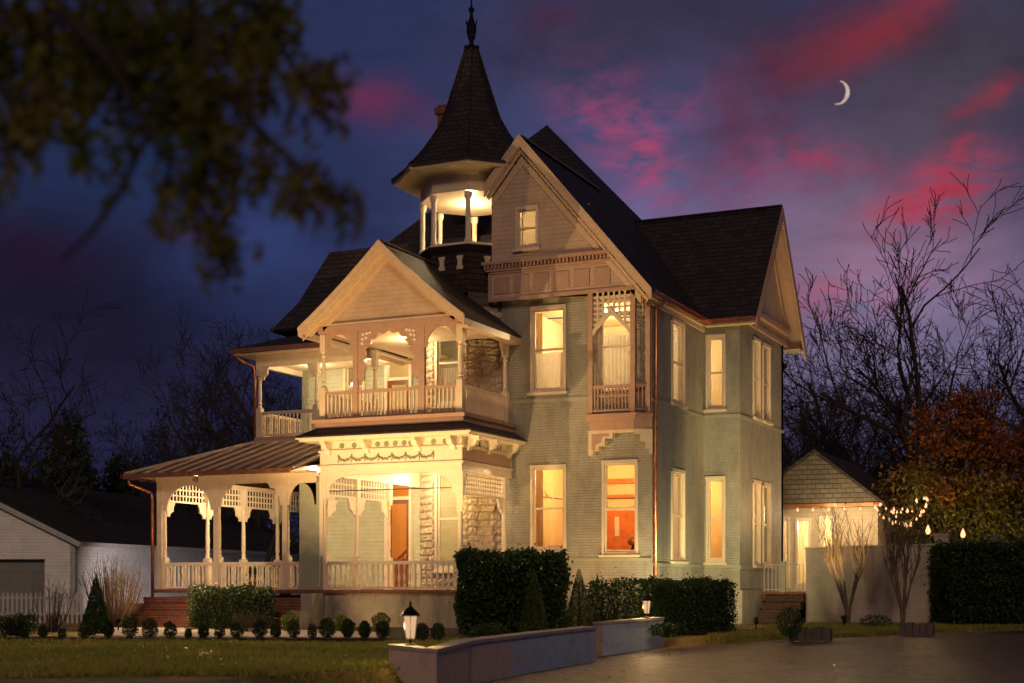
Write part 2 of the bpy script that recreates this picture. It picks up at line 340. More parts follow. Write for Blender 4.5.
# ================================================================== GROUND
def smooth(t): t = min(max(t, 0), 1); return t*t*(3-2*t)
def hdrive(x, y): return -.42 + .34*smooth((x-2.0)*.13 + (y+10)*.10)
EDGE = [(1.9,-60), (2.6,-20), (3.2,-19.2), (2.35,-16.3), (1.9,-12), (1.72,-8.9), (1.4,-7.9), (1.22,-7.1), (2.0,-5.2), (3.9,-5.1), (5.5,-2.6), (9.3,5.3), (14,11), (22,14), (60,20)]
def sd(x, y):
    "positive on the driveway side of the edge line"
    best = 1e9; sg = 1
    for (ax, ay), (bx, by) in zip(EDGE, EDGE[1:]):
        dx, dy = bx-ax, by-ay; t = max(0, min(1, ((x-ax)*dx+(y-ay)*dy)/(dx*dx+dy*dy)))
        qx, qy = ax+dx*t, ay+dy*t; d = math.hypot(x-qx, y-qy)
        if d < best: best = d; sg = 1 if dx*(y-ay)-dy*(x-ax) < 0 else -1
    return best*sg
def hground(x, y):
    base = 0.035*math.sin(x*.7+1)*math.cos(y*.6) if y < -4 else 0.0
    s_ = sd(x, y)
    if s_ <= -.55: return base
    t = smooth((s_+.55)/.40); return base*(1-t) + (hdrive(x, y)-.10)*t
xs = [-3000,-1500,-700,-350,-200,-120,-80,-60,-48,-40,-34,-30] + [round(-28+.35*i,2) for i in range(161)] + [30,34,40,50,65,90,140,250,500,1000,3000]
ys = [-3000,-1000,-400,-200,-100,-70,-55,-46] + [round(-42+.35*i,2) for i in range(172)] + [20,24,30,40,55,80,120,200,400,900,3000,6000]
mb = MB(); nx = len(xs)
mb.v = [(x, y, hground(x, y)) for y in ys for x in xs]
mb.f = [(j*nx+i, j*nx+i+1, (j+1)*nx+i+1, (j+1)*nx+i) for j in range(len(ys)-1) for i in range(nx-1)]
M['lawn'] = mat('lawn_soil_and_grass', (.19, .165, .035), .95, var=.4, vscale=1.3, bump=.05, bscale=28, c2=(.26, .17, .06))
struct(mb.build('ground', M['lawn']))
# driveway sheet
M['asphalt'] = mat('worn_asphalt', (.115, .074, .050), .45, var=.45, vscale=1.1, bump=.016, bscale=60, spec=.45, stain=.45, crack=1)
dv = {}; mb = MB(); st = .5
def dvert(x, y):
    k = (round(x,3), round(y,3))
    if k not in dv: dv[k] = len(mb.v); mb.v.append((x, y, hdrive(x, y)))
    return dv[k]
yy = -60.0
def edgex(y):
    for (ax, ay), (bx, by) in zip(EDGE, EDGE[1:]):
        if ay <= y < by: return ax + (bx-ax)*(y-ay)/(by-ay)
    return EDGE[0][0]
rows = []
while yy < 19.6:
    x0 = edgex(yy); rows.append([(x0 + (62-x0)*(k/60)**1.6, yy) for k in range(61)]); yy += .3
for r0, r1 in zip(rows, rows[1:]):
    for k in range(60): mb.f.append((dvert(*r0[k]), dvert(*r0[k+1]), dvert(*r1[k+1]), dvert(*r1[k])))
struct(mb.build('driveway', M['asphalt']))
# concrete path behind the boxwood row and mulch beds
def strip(name, pts, z, m, th=.02):
    b = MB(); b.prism([(p[0], p[1]) for p in pts], (0,0,z-th), (1,0,0), (0,0,th), (0,1,0)); return struct(b.build(name, m))
M['mulch'] = mat('bark_mulch', (.035, .020, .014), .95, var=.5, vscale=9, bump=.04, bscale=35)
pa = [W(95,32.9), W(385,31.9), W(378,35.3), W(322,36.6), W(240,38.2), W(100,39.0)]
strip('path', [(p.x, p.y) for p in pa], .075, M['path'])
pb = [W(-60,32.2), W(383,31.0), W(385,31.9), W(-60,32.9)]
strip('mulch_bed', [(p.x, p.y) for p in pb], .07, M['mulch'])
pc = [W(386,31.6), W(585,33.2), W(625,35.2), W(728,35.4), (1.5,-.3), (-3.9,-.3), (-4.2,-3.4), (-8.8,-3.4)]
strip('mulch_bed', [(p[0], p[1]) for p in pc], .055, M['mulch'])

def litter(n):
    out = []
    while len(out) < n:
        px, d = random.uniform(-30, 1040), random.uniform(20.5, 41); p = W(px, d); s_ = sd(p.x, p.y)
        if s_ > .15:
            if random.random() > math.exp(-s_/1.1)+.05: continue
            z = hdrive(p.x, p.y)+.012
        elif s_ < -.4 and d < 32.4 and px < 480: 
            if random.random() > .35: continue
            z = hground(p.x, p.y)+.05
        else: continue
        out.append((p.x, p.y, z))
    return np.array(out)
lt = litter(1500); v_, f_ = leaves(lt, .085, asp=.6); v_ = v_.reshape(-1, 4, 3); v_[:, :, 2] = lt[:, None, 2]+(v_[:, :, 2]-lt[:, None, 2])*.18; v_ = v_.reshape(-1, 3)
me = bpy.data.meshes.new('fallen_leaves'); me.from_pydata(v_.tolist(), [], f_.tolist()); me.materials.append(leafmat('fallen_leaf', (.16, .07, .025), (.38, .24, .10), 6, .1))
o = bpy.data.objects.new('fallen_leaves', me); C.objects.link(o); struct(o, 'stuff', 'dry leaves scattered on the lawn and along the driveway edge', 'leaves')
# grass blades on the visible lawn
def grass(name, n, fn, hgt=.07):
    P = fn(n); N = len(P); a = rng.random(N)*6.28; h = hgt*(.5+rng.random(N)); wd = .012+.012*rng.random(N)
    dx, dy = np.cos(a)*wd, np.sin(a)*wd; lx, ly = rng.normal(size=N)*.03, rng.normal(size=N)*.03
    v = np.stack([np.stack([P[:,0]-dx, P[:,1]-dy, P[:,2]], 1), np.stack([P[:,0]+dx, P[:,1]+dy, P[:,2]], 1), np.stack([P[:,0]+lx, P[:,1]+ly, P[:,2]+h], 1)], 1).reshape(-1,3)
    me = bpy.data.meshes.new(name); me.from_pydata(v.tolist(), [], np.arange(3*N).reshape(-1,3).tolist()); me.materials.append(M['grassblade'])
    return lobj(name, me)
def lawnpts(n):
    out = []
    while len(out) < n:
        d = random.uniform(19.5, 32.2); px = random.uniform(-40, 470); p = W(px, d)
        if sd(p.x, p.y) < -.35: out.append((p.x, p.y, hground(p.x, p.y)-.005))
    return np.array(out)
g = grass('lawn_grass', 42000, lawnpts); struct(g, 'stuff', 'short patchy lawn grass in front of the boxwood row', 'grass')
def lawnpts2(n):
    out = []
    while len(out) < n:
        x = random.uniform(2.9, 12); y = random.uniform(-5.5, 7.2)
        if sd(x, y) < -.3 and not (x < 1.2) and y < 7 : out.append((x, y, hground(x, y)-.005))
    return np.array(out)
g = grass('lawn_grass', 22000, lawnpts2); struct(g, 'stuff', 'green grass strip between the driveway and the brick garden wall', 'grass')

# ================================================================== THE HOUSE
house = thing('victorian_house', 'two storey sage green Victorian house with round turret, stacked porches and glowing windows', 'house', (-5.5, 5, 0))
FL1, FL2, EAVE = 1.08, 5.88, 9.5

def wall(name, p0, p1, z0, z1, th, ops, m, parent=house, inward=1):
    "wall along p0->p1 (outer face), thickness to the left of the direction; ops = (s0,s1,z0,z1)"
    p0, p1 = Vector((*p0, 0)), Vector((*p1, 0)); L = (p1-p0).length; u = (p1-p0)/L; nrm = Vector((-u.y, u.x, 0))*inward
    S = sorted({0, L, *[v for o in ops for v in o[:2]]}); Z = sorted({z0, z1, *[v for o in ops for v in o[2:]]})
    solid = lambda i, j: 0 <= i < len(S)-1 and 0 <= j < len(Z)-1 and not any(o[0] <= (S[i]+S[i+1])/2 <= o[1] and o[2] <= (Z[j]+Z[j+1])/2 <= o[3] for o in ops)
    b = MB(); P = lambda s, z, k: p0 + u*s + nrm*th*k + Vector((0,0,z))
    for i in range(len(S)-1):
        for j in range(len(Z)-1):
            if not solid(i, j): continue
            a0, a1, c0, c1 = S[i], S[i+1], Z[j], Z[j+1]
            for k in (0, 1): b.add([P(a0,c0,k), P(a1,c0,k), P(a1,c1,k), P(a0,c1,k)], [(0,1,2,3)])
            for di, dj, q in ((-1,0,(a0,c0,a0,c1)), (1,0,(a1,c0,a1,c1)), (0,-1,(a0,c0,a1,c0)), (0,1,(a0,c1,a1,c1))):
                if not solid(i+di, j+dj): b.add([P(q[0],q[1],0), P(q[2],q[3],0), P(q[2],q[3],1), P(q[0],q[1],1)], [(0,1,2,3)])
    return b.build(name, m, parent)

def window(loc, rz, wd, z0, z1, tint=None, shade=.5, label=None, name='window', fm=None, parent=house, mull=.5):
    "sash window; local x along the wall, -y outward; loc = bottom centre of the outer frame on the wall face"
    fm = fm or M['trim']; h = z1-z0; b = MB(); c = .075
    b.box((-wd/2, -.05, 0), (-wd/2+c, .10, h)); b.box((wd/2-c, -.05, 0), (wd/2, .10, h))
    b.box((-wd/2, -.06, h-c), (wd/2, .10, h+.02)); b.box((-wd/2+c, -.04, 0), (wd/2-c, .10, .07))
    iw = wd/2-c
    for s_ in (-1, 1): b.box((s_*iw - (0 if s_ < 0 else .05), .03, .07), (s_*iw + (.05 if s_ < 0 else 0), .09, h-c))
    b.box((-iw, .02, h*mull-.03), (iw, .08, h*mull+.03))
    b.box((-iw+.05, .03, h-c-.05), (iw-.05, .09, h-c)); b.box((-iw+.05, .03, .07), (iw-.05, .09, .14))
    o = b.build(name, fm, parent, local=True); o.location = Vector((loc[0], loc[1], z0)) - wloc(parent); o.rotation_euler = (0,0,rz)
    MB().box((-wd/2-.06, -.12, -.07), (wd/2+.06, .03, 0)).build('sill', fm, o, local=True)
    MB().box((-iw+.051, .050, .141), (iw-.051, .056, h-c-.051)).build('pane', M['glass'], o, local=True)
    if shade:
        mb = MB(); n = 24; z0_, z1_ = (.14, h*shade); vs = []
        for i in range(n+1):
            x = -iw+.02 + (2*iw-.04)*i/n; vs += [(x, .15+.008*math.sin(i*2.1), z0_), (x, .15+.008*math.sin(i*2.1+.5), z1_)]
        mb.add(vs, [(2*i, 2*i+2, 2*i+3, 2*i+1) for i in range(n)]); mb.build('curtain', M['shade'], o, local=True)
    return o

# ---- main walls (outer faces); right front wing
def front_ops(*ws): return [(a-x0_, b-x0_, c, d) for (x0_, a, b, c, d) in ws]
XL = -4.6
opsA = [(-3.68-XL, -2.57-XL, 6.74, 9.2), (-3.68-XL, -2.57-XL, 2.18, 4.64), (-1.48-XL, -.40-XL, 2.06, 4.70), (-1.60-XL, -.46-XL, 6.55, 9.3)]
wall('wall', (XL, 0), (0, 0), 0, EAVE, .25, opsA, M['sage'])
for (a, b, c, d, sh) in [(-3.68, -2.57, 6.74, 9.2, .47), (-3.68, -2.57, 2.18, 4.64, 0), (-1.48, -.40, 2.06, 4.70, 0), (-1.60, -.46, 6.55, 9.3, .62)]:
    window(((a+b)/2, 0), 0, b-a, c, d, shade=sh)
wall('wall', (0, .25), (0, 4.9), 0, EAVE, .25, [(1.42, 2.65, 6.48, 8.93), (1.42, 2.65, 1.9, 4.57)], M['sage'])
for c, d in ((6.48, 8.93), (1.9, 4.57)): window((0, 2.285), R(90), 1.23, c, d, shade=.94)  # side curtains drawn nearly full, added so lit cloth brightens the panes
wall('wall', (0, 4.9), (1.14, 4.9), 0, EAVE, .25, [(.07, .69, 6.6, 8.88), (.07, .69, 1.9, 4.53)], M['sage'])
for c, d in ((6.6, 8.88), (1.9, 4.53)): window((.38, 4.9), 0, .62, c, d, shade=.0)
wall('wall', (1.14, 5.15), (1.14, 10.3), 0, EAVE, .25, [(1.22, 2.08, 6.5, 9.0), (2.4, 3.35, 6.5, 9.0), (1.22, 2.08, 1.82, 4.5), (2.4, 3.35, 1.82, 4.5)], M['sage'])
for c, d in ((6.5, 9.0), (1.82, 4.5)):
    window((1.14, 6.80), R(90), .86, c, d, shade=.94); window((1.14, 8.025), R(90), .95, c, d, shade=.94)  # curtains added here too, to make the wing panes look lit
wall('wall', (1.14, 10.3), (0, 10.3), 0, EAVE, .25, [], M['sage'])
wall('wall', (0, 10.55), (0, 14.2), 0, EAVE, .25, [], M['sage'])
wall('wall', (0, 14.2), (-13, 14.2), 0, EAVE, .25, [], M['sage'])
wall('wall', (-13, 14.2), (-13, 2.4), 0, EAVE, .25, [], M['sage'])
# door wall behind the porches
wall('wall', (-13, 2.4), (-6.2, 2.4), 0, EAVE, .25, [(3.14, 4.13, FL1, 4.7), (3.14, 4.13, FL2, 8.52), (1.6, 2.4, 6.6, 8.7)], M['sagewall'])
window((-11.0, 2.4), 0, .8, 6.6, 8.7, shade=.5)

def door(x, y, z0, z1, wd, glassy):
    h = z1-z0; b = MB(); c = .10
    b.box((-wd/2, -.06, 0), (-wd/2+c, .12, h)); b.box((wd/2-c, -.06, 0), (wd/2, .12, h)); b.box((-wd/2-.05, -.08, h-.02), (wd/2+.05, .12, h+.14)); b.box((-wd/2+c, -.04, h-.75), (wd/2-c, .1, h-.65))
    fr = b.build('door_frame', M['white'], house, local=True); fr.location = Vector((x, y, z0))-wloc(house)
    MB().box((-wd/2+c, .02, h-.65), (wd/2-c, .03, h-.02)).build('transom_pane', M['glass'], fr, local=True)
    dh = h-.75; dw = wd/2-c; b = MB(); st_ = .11
    b.box((-dw, 0, .0), (-dw+st_, .06, dh)); b.box((dw-st_, 0, 0), (dw, .06, dh)); b.box((-dw+st_, 0, dh-.13), (dw-st_, .06, dh)); b.box((-dw+st_, 0, 0), (dw-st_, .06, .22)); b.box((-dw+st_, 0, .82), (dw-st_, .06, .95))
    b.box((-dw+st_, .015, .22), (-.02, .045, .82)); b.box((.02, .015, .22), (dw-st_, .045, .82)); b.box((-.02, 0, .22), (.02, .06, .82))
    d = b.build('door', M['wood'], fr, local=True)
    MB().box((-dw+st_, .025, .95), (dw-st_, .032, dh-.13)).build('door_pane', M['glass'], fr, local=True)
    MB().sphere((dw-.055, -.05, 1.02), .03).build('door_knob', M['bronze'], fr, local=True, smooth=True)
door(-9.36, 2.4, FL1, 4.68, .99, True); door(-9.36, 2.4, FL2, 8.50, .99, True)

# ---- turret: octagonal body of rock-faced stone, then shingled drum, belvedere, spire
TC = (-5.985, .81); TR = 1.53
def octv(r, k): a = R(-90-22.5+45*k); return (TC[0]+r*math.cos(a), TC[1]+r*math.sin(a))   # face k runs from octv k to k+1, k=0 is the front face
for k in (0, 1, 7):
    ops = [(.10, .85+.10, FL1+.55, 4.66), (.10, .95, FL2+.55, 8.95)] if k == 0 else []
    wall('turret_wall', octv(TR, k), octv(TR, k+1), 0, 9.7, .22, ops, M['stone'])
for (c, d) in ((FL1+.55, 4.66), (FL2+.55, 8.95)): window((octv(TR,0)[0]+.525, -.6), 0, .85, c, d, shade=.45 if c > 5 else 0, fm=M['white'])
rr_ = random.Random(5)
for k in (0, 1, 7):
    p, q = Vector((*octv(TR, k), 0)), Vector((*octv(TR, k+1), 0)); u = (q-p).normalized(); L = (q-p).length; n_ = Vector((u.y, -u.x, 0)); b = MB(); z = .95
    while z < 9.0:
        hh_ = rr_.choice((.20, .22, .24)); s0 = 0
        while s0 < L-.02:
            wd_s = rr_.uniform(.26, .52); s1 = min(L, s0+wd_s)
            if L-s1 < .12: s1 = L
            segs = [(s0, s1)]
            if k == 0:
                if (FL1+.45 < z+hh_ and z < 4.75) or (FL2+.45 < z+hh_ and z < 9.05): segs = [(s0, min(s1, .09))] if s0 < .09 else ([(max(s0, .97), s1)] if s1 > .97 else [])
            for (a_, c_) in segs:
                if c_-a_ < .03: continue
                NX, NZ = 6, 4; vs = []
                for j in range(NZ+1):
                    for i in range(NX+1):
                        ed = i in (0, NX) or j in (0, NZ); dpt = .0 if ed else .045+rr_.uniform(-.03, .028)
                        vs.append(p+u*(a_+.006+(c_-a_-.012)*i/NX)+Vector((0,0,z+.006+(hh_-.012)*j/NZ))+n_*dpt)
                b.add(vs, [(j*(NX+1)+i, j*(NX+1)+i+1, (j+1)*(NX+1)+i+1, (j+1)*(NX+1)+i) for j in range(NZ) for i in range(NX)])
            s0 = s1
        z += hh_
    b.build('rock_face', M['rock'], house)
# ---- interiors: floors, partitions, glowing rooms
MB().box((-12.74, 2.66, FL1-.12), (-.26, 13.9, FL1)).box((XL+.01, .26, FL1-.12), (-.26, 2.65, FL1)).box((-.25, 5.16, FL1-.12), (.88, 10.0, FL1)).build('interior_floor', M['floor'], house)
MB().box((-12.74, 2.66, FL2-.3), (-.26, 13.9, FL2)).box((XL+.01, .26, FL2-.3), (-.26, 2.65, FL2)).box((-.25, 5.16, FL2-.3), (.88, 10.0, FL2)).build('interior_floor', M['incream'], house)
MB().box((-12.74, 2.66, EAVE-.12), (-.26, 13.9, EAVE-.02)).box((XL+.01, .26, EAVE-.12), (-.26, 2.65, EAVE-.02)).box((-.25, 5.16, EAVE-.12), (.88, 10.0, EAVE-.02)).build('ceiling', M['incream'], house)
for z0, z1, m in ((FL1, FL2-.31, 'inyellow'), (FL2, EAVE-.13, 'incream')):
    b = MB(); b.box((-7.2, 4.72, z0), (-.26, 4.84, z1)); b.box((-4.35, .26, z0), (-4.25, 4.71, z1)); b.box((-12.7, 6.4, z0), (-7.2, 6.5, z1)); b.box((-7.19, 2.66, z0), (-7.1, 4.7, z1)); b.box((-4.2, 7.8, z0), (.85, 7.9, z1)); b.box((-4.3, 4.86, z0), (-4.2, 7.8, z1))
    b.build('interior_wall', M[m], house)
# orange wood door and trim seen through the corner window
b = MB(); dx0 = -3.42; b.box((dx0, 4.62, FL1), (dx0+1.35, 4.70, 3.55)); b.box((dx0-.12, 4.58, FL1), (dx0, 4.71, 4.4)); b.box((dx0+1.35, 4.58, FL1), (dx0+1.47, 4.71, 4.4)); b.box((dx0-.12, 4.57, 4.4), (dx0+1.47, 4.71, 4.55)); b.box((dx0-.0, 4.59, 3.95), (dx0+1.35, 4.71, 4.05))
b.box((dx0+.1, 4.60, FL1+.2), (dx0+.6, 4.62, 2.2)); b.box((dx0+.75, 4.60, FL1+.2), (dx0+1.25, 4.62, 2.2)); b.box((dx0+.1, 4.60, 2.4), (dx0+.6, 4.62, 3.4)); b.box((dx0+.75, 4.60, 2.4), (dx0+1.25, 4.62, 3.4))
idr = b.build('interior_door', mat('orange_stained_wood', (.62, .17, .03), .4, var=.25, vscale=6), house); MB().box((dx0+.35, 4.605, 2.75), (dx0+1.0, 4.612, 3.35)).build('door_panel_glass', M['incream'], idr)
b = MB(); b.box((-4.24, 4.64, 5.3), (-.27, 4.715, 5.42)); b.box((-4.24, 4.66, FL1), (-3.6, 4.715, FL1+.22)); b.box((-1.9, 4.66, FL1), (-.27, 4.715, FL1+.22)); b.box((-4.24, 4.66, 9.1), (-.27, 4.715, 9.2)); b.box((-4.245, .3, 3.9), (-4.20, 4.6, 3.98))
b.build('picture_rail', M['trim'], house)
for x_, z_, w_, h_ in ((-4.0, 2.9, .42, .55), (-3.95, 7.9, .4, .5), (-3.1, 8.0, .5, .4)):
    f_ = MB().box((x_-w_/2, 4.68, z_), (x_+w_/2, 4.712, z_+h_)).build('wall_picture', M['wood'], house); MB().box((x_-w_/2+.05, 4.672, z_+.05), (x_+w_/2-.05, 4.68, z_+h_-.05)).build('picture_mat', M['shade'], f_)
def drape(x0, x1, z0, z1, y=.33):
    b = MB(); n = 14; vs = []
    for i in range(n+1): x = x0+(x1-x0)*i/n; o_ = .03*math.sin(i*1.9); vs += [(x, y+o_, z0), (x, y+o_*.6, z1)]
    b.add(vs, [(2*i, 2*i+2, 2*i+3, 2*i+1) for i in range(n)]); return b.build('drape', M['drape'], house)
drape(-3.66, -3.44, 2.2, 4.6); drape(-2.80, -2.6, 2.2, 4.6); drape(-3.66, -3.46, 6.8, 9.1); drape(-2.78, -2.6, 6.8, 9.1); drape(-.62, -.44, 2.1, 4.65)
for (x_, y_, zt_, zb_) in ((-3.48, 2.4, 5.57, 4.22), (-3.5, 2.4, 9.36, 8.42)):
    f_ = MB().tube([(x_, y_, zt_), (x_, y_, zb_+.1)], .008, 5).build('pendant_lamp', M['bronze'], house); MB().sphere((x_, y_, zb_), .07, 12, 8).build('lamp_globe', M['bulb'], f_, smooth=True)
# hall stair
b = MB()
for i in range(14): b.box((-10.8+i*.22, 5.2, FL1), (-10.58+i*.22, 6.3, FL1+.19*(i+1)))
b.bar((-10.9, 5.15, FL1+1.0), (-7.7, 5.15, FL1+3.75), .06, .08)
for i in range(14): b.box((-10.72+i*.22, 5.13, FL1+.19*i), (-10.69+i*.22, 5.16, FL1+1.15+.19*i))
b.build('staircase', M['wood'], house)

# ---- belt courses, corner boards, base
b = MB(); b.box((XL+.3, -.035, 1.88), (-.0, 0.0, 1.97)); b.box((XL+.3, -.035, 6.46), (-1.9, 0, 6.56)); b.box((.0, .0, 1.75), (.03, 4.86, 1.84)); b.box((.0, .0, 6.33), (.03, 4.86, 6.42))
b.box((.035, 4.865, 1.75), (1.14, 4.9, 1.84)); b.box((.035, 4.865, 6.36), (1.14, 4.9, 6.44)); b.box((1.14, 4.865, 1.70), (1.175, 10.3, 1.79)); b.box((1.14, 4.865, 6.34), (1.175, 10.3, 6.43))
b.build('belt_course', M['sageflat'], house)
MB().box((XL+.3, -.09, 0), (.09, .0, 1.05)).box((0, .0, 0), (.09, 4.81, 1.05)).box((.09, 4.81, 0), (1.23, 4.9, 1.05)).box((1.14, 4.9, 0), (1.23, 10.3, 1.05)).build('foundation', M['base'], house)

# ---- roofs
def rake(b, a, m_, t, h):
    "mitred board from eave point a to peak m_, vertical depth h below, thickness vector t"
    a, m_, t = Vector(a), Vector(m_), Vector(t); z = Vector((0,0,-h)); q = [a, m_, m_+z, a+z]
    b.add(q+[p+t for p in q], [(0,1,2,3),(7,6,5,4),(0,4,5,1),(1,5,6,2),(2,6,7,3),(3,7,4,0)])
def slab(b, quad, th=.12):
    q = [Vector(p) for p in quad]; n = (q[1]-q[0]).cross(q[2]-q[0]).normalized()
    if n.z < 0: q = q[::-1]; n = -n
    k = len(q); lo = [p-n*th for p in q]
    b.add(q+lo, [tuple(range(k)), tuple(range(2*k-1, k-1, -1))]+[(i, i+k, (i+1) % k+k, (i+1) % k) for i in range(k)]); return b
K = 1.185
XE = .15
def zr(x): return 9.51 - K*x         # height of the big right-hand slope
AP = Vector((-6.2, 7.07, zr(-6.2))); EZ = zr(XE)
GX, GY = -3.8, -.5; GZ = zr(GX)            # front gable peak
b = MB()
FR = Vector((XE, 2.8, EZ)); FLc = Vector((-13.9, 1.85, 9.6)); BR = Vector((XE, 15.0, EZ)); BL = Vector((-13.9, 15.0, 9.5))
slab(b, [AP, FLc, FR]); slab(b, [AP, BL, FLc]); slab(b, [AP, BR, BL]); slab(b, [AP, FR, BR])
b.build('roof', M['slate'], house)
# front gable roof (two slopes) running back into the main roof
b = MB(); yb = 5.6
slab(b, [(XE, GY, EZ+.004), (XE, 3.0, EZ+.004), (GX, yb, GZ+.004), (GX, GY, GZ+.004)], .14)
slab(b, [(GX-1.1, GY, GZ-K*1.1), (GX, GY, GZ), (GX, yb, GZ), (GX-1.1, yb, GZ-K*1.1)], .14)
slab(b, [(GX-1.1, 2.5, GZ-K*1.1), (GX-1.1, yb, GZ-K*1.1), (-8.0, yb, GZ-K*4.2), (-8.0, 2.5, GZ-K*4.2)], .14)
gr = b.build('roof', M['slate'], house)
MB().bar((GX, GY, GZ+.03), (GX, yb, GZ+.03), .16, .05).build('ridge_cap', M['copper'], gr)
# steep hipped left wing roof with flared eaves
b = MB(); E0 = (-13.85, 1.9, 9.63); E1 = (-13.3, 2.65, 10.6); E2 = (-12.4, 3.15, 12.3)
Y2 = 12
for (a, c) in ((E0, E1), (E1, E2)):
    slab(b, [a, (-5.5, a[1], a[2]), (-5.5, c[1], c[2]), c], .1); slab(b, [(a[0], Y2, a[2]), a, c, (c[0], Y2, c[2])], .1)
slab(b, [E2, (-7.2, E2[1], E2[2]), (-7.2, Y2, E2[2]), (E2[0], Y2, E2[2])], .1)
b.build('roof', M['slate'], house)
# right wing gable roof
WX = 1.72; WY0, WY1 = 4.6, 11.05; WM = (WY0+WY1)/2; WZ = 13.40; xi = (9.51-WZ)/K
b = MB(); slab(b, [(XE, WY0, EZ+.003), (WX, WY0, EZ+.003), (WX, WM, WZ), (xi, WM, WZ)], .13); slab(b, [(XE, WY1, EZ), (WX, WY1, EZ), (WX, WM, WZ), (xi, WM, WZ)], .13)
wr = b.build('roof', M['slate'], house); MB().bar((xi, WM, WZ+.03), (WX, WM, WZ+.03), .14, .05).build('ridge_cap', M['slate'], wr)
# wing gable wall and rakes
b = MB(); b.prism([(4.9, 9.3), (10.3, 9.3), (10.3, 9.55), (WM, WZ-.45), (4.9, 9.55)], (1.16, 0, 0), (0,1,0), (.1,0,0)); b.build('gable_wall', M['roseclap'], house)
b = MB()
for s_ in (-1, 1):
    e = WY0 if s_ < 0 else WY1
    rake(b, (WX-.03, e, EZ-.02), (WX-.03, WM, WZ-.03), (.07,0,0), .42); rake(b, (WX-.75, e-s_*.1, EZ-.2+.1), (WX-.75, WM, WZ-.2), (.72,0,0), .05)
    rake(b, (1.265, e-s_*.75, EZ+.42), (1.265, WM, WZ-.5), (.05,0,0), .3)
b.box((1.262, 5.0, 9.62), (1.42, 10.2, 9.76)); b.box((1.262, 4.75, 9.25), (1.32, 10.45, 9.36))
b.build('rake_board', M['rose'], house)
b = MB(); ze_ = EZ-.19; b.box((XE-.05, WY0+.02, ze_), (WX-.03, 4.9, ze_+.04)); b.box((XE-.03, WY0+.03, ze_+.04), (WX, WY0+.07, EZ-.02)); b.box((1.14, 10.3, ze_), (WX, WY1, ze_+.04)); b.box((0.001, GY+.15, ze_), (XE-.04, WY0, ze_+.04)); b.box((XE-.08, GY+.1, ze_+.04), (XE-.04, WY0+.03, EZ-.02)); b.box((.001, GY+.3, 9.0), (.04, 4.86, ze_))
b.each('soffit', M['trim'], house)
# copper gutters and pipes
def gutter(pts): 
    b = MB()
    for p, q in zip(pts, pts[1:]):
        p, q = Vector(p), Vector(q); b.bar(p, q, .12, .02); d = (q-p).normalized(); r = d.cross(Vector((0,0,1)))
        b.bar(p+r*.06+Vector((0,0,.055)), q+r*.06+Vector((0,0,.055)), .012, .13); b.bar(p-r*.06+Vector((0,0,.055)), q-r*.06+Vector((0,0,.055)), .012, .13)
        b.bar(p+r*.07+Vector((0,0,.125)), q+r*.07+Vector((0,0,.125)), .03, .02)
    return b.build('gutter', M['copper'], house)
gutter([(XE+.05, GY+.02, EZ-.15), (XE+.05, WY0-.08, EZ-.15)]); gutter([(XE+.02, WY0-.07, EZ-.15), (WX-.02, WY0-.07, EZ-.15)])
MB().tube([(.21, .34, 9.18), (.21, .34, 9.10), (.18, .26, 9.02), (.10, .14, 8.95), (.07, .10, 8.85), (.07, .10, .5)], .047, 8).build('downspout', M['copper'], house, smooth=True)

# ---- front gable: jettied frieze and gable wall
gt = lambda x: GZ-.35-K*abs(x-GX); wa, wb_, wc, wd_ = -4.0, -3.3, 10.86, 12.03
b = MB()
for pl in ([(-4.78, 9.45), (wa, 9.45), (wa, gt(wa)), (-4.78, gt(-4.78))], [(wb_, 9.45), (-.1, 9.45), (-.02, 9.20), (.03, 9.28), (wb_, gt(wb_))], [(wa, 9.45), (wb_, 9.45), (wb_, wc), (wa, wc)], [(wa, wd_), (wb_, wd_), (wb_, gt(wb_)), (GX, GZ-.35), (wa, gt(wa))]): b.prism(pl, (0, -.3, 0), (1,0,0), (0,.2,0))
b.build('gable_wall', M['roseclap'], house)
MB().box((-4.5, 1.3, 9.6), (-2.4, 1.4, 12.4)).build('interior_wall', M['incream'], house); point((-3.4, .5, 12.0), 34, WHITE)
b = MB(); b.box((-4.85, -.36, 9.40), (-.1, -.302, 9.50)); b.box((-4.85, -.34, 10.2), (-1.0, -.302, 10.27)); b.box((-5.05, -.46, 10.46), (-.95, -.302, 10.55)); b.box((-4.95, -.40, 10.27), (-1.0, -.302, 10.32))
b.box((-4.9, -.3, 9.40), (-4.785, 0.0, 10.5))
for i in range(6): b.box((-4.7+i*.62, -.33, 9.62), (-4.22+i*.62, -.302, 10.1)); 
fz = b.build('frieze', M['rose'], house)
b = MB()
for i in range(36): b.box((-4.98+i*.112, -.43, 10.34), (-4.93+i*.112, -.302, 10.45))
b.build('dentils', M['rose'], fz)
b = MB(); e = 1.0
ex = GX-1.12; ez = GZ-1.12*K
rake(b, (XE+.03, GY-.06, EZ-.04), (GX, GY-.06, GZ-.01), (0,.06,0), .27); rake(b, (ex, GY-.06, ez-.01), (GX, GY-.06, GZ-.01), (0,.06,0), .27)
rake(b, (XE+.03, GY-.09, EZ+.02), (GX, GY-.09, GZ+.06), (0,.09,0), .09); rake(b, (ex, GY-.09, ez+.06), (GX, GY-.09, GZ+.06), (0,.09,0), .09)
rake(b, (XE, GY, EZ-.24), (GX, GY, GZ-.24), (0,.2,0), .05); rake(b, (ex+.05, GY, ez-.24), (GX, GY, GZ-.24), (0,.2,0), .05)
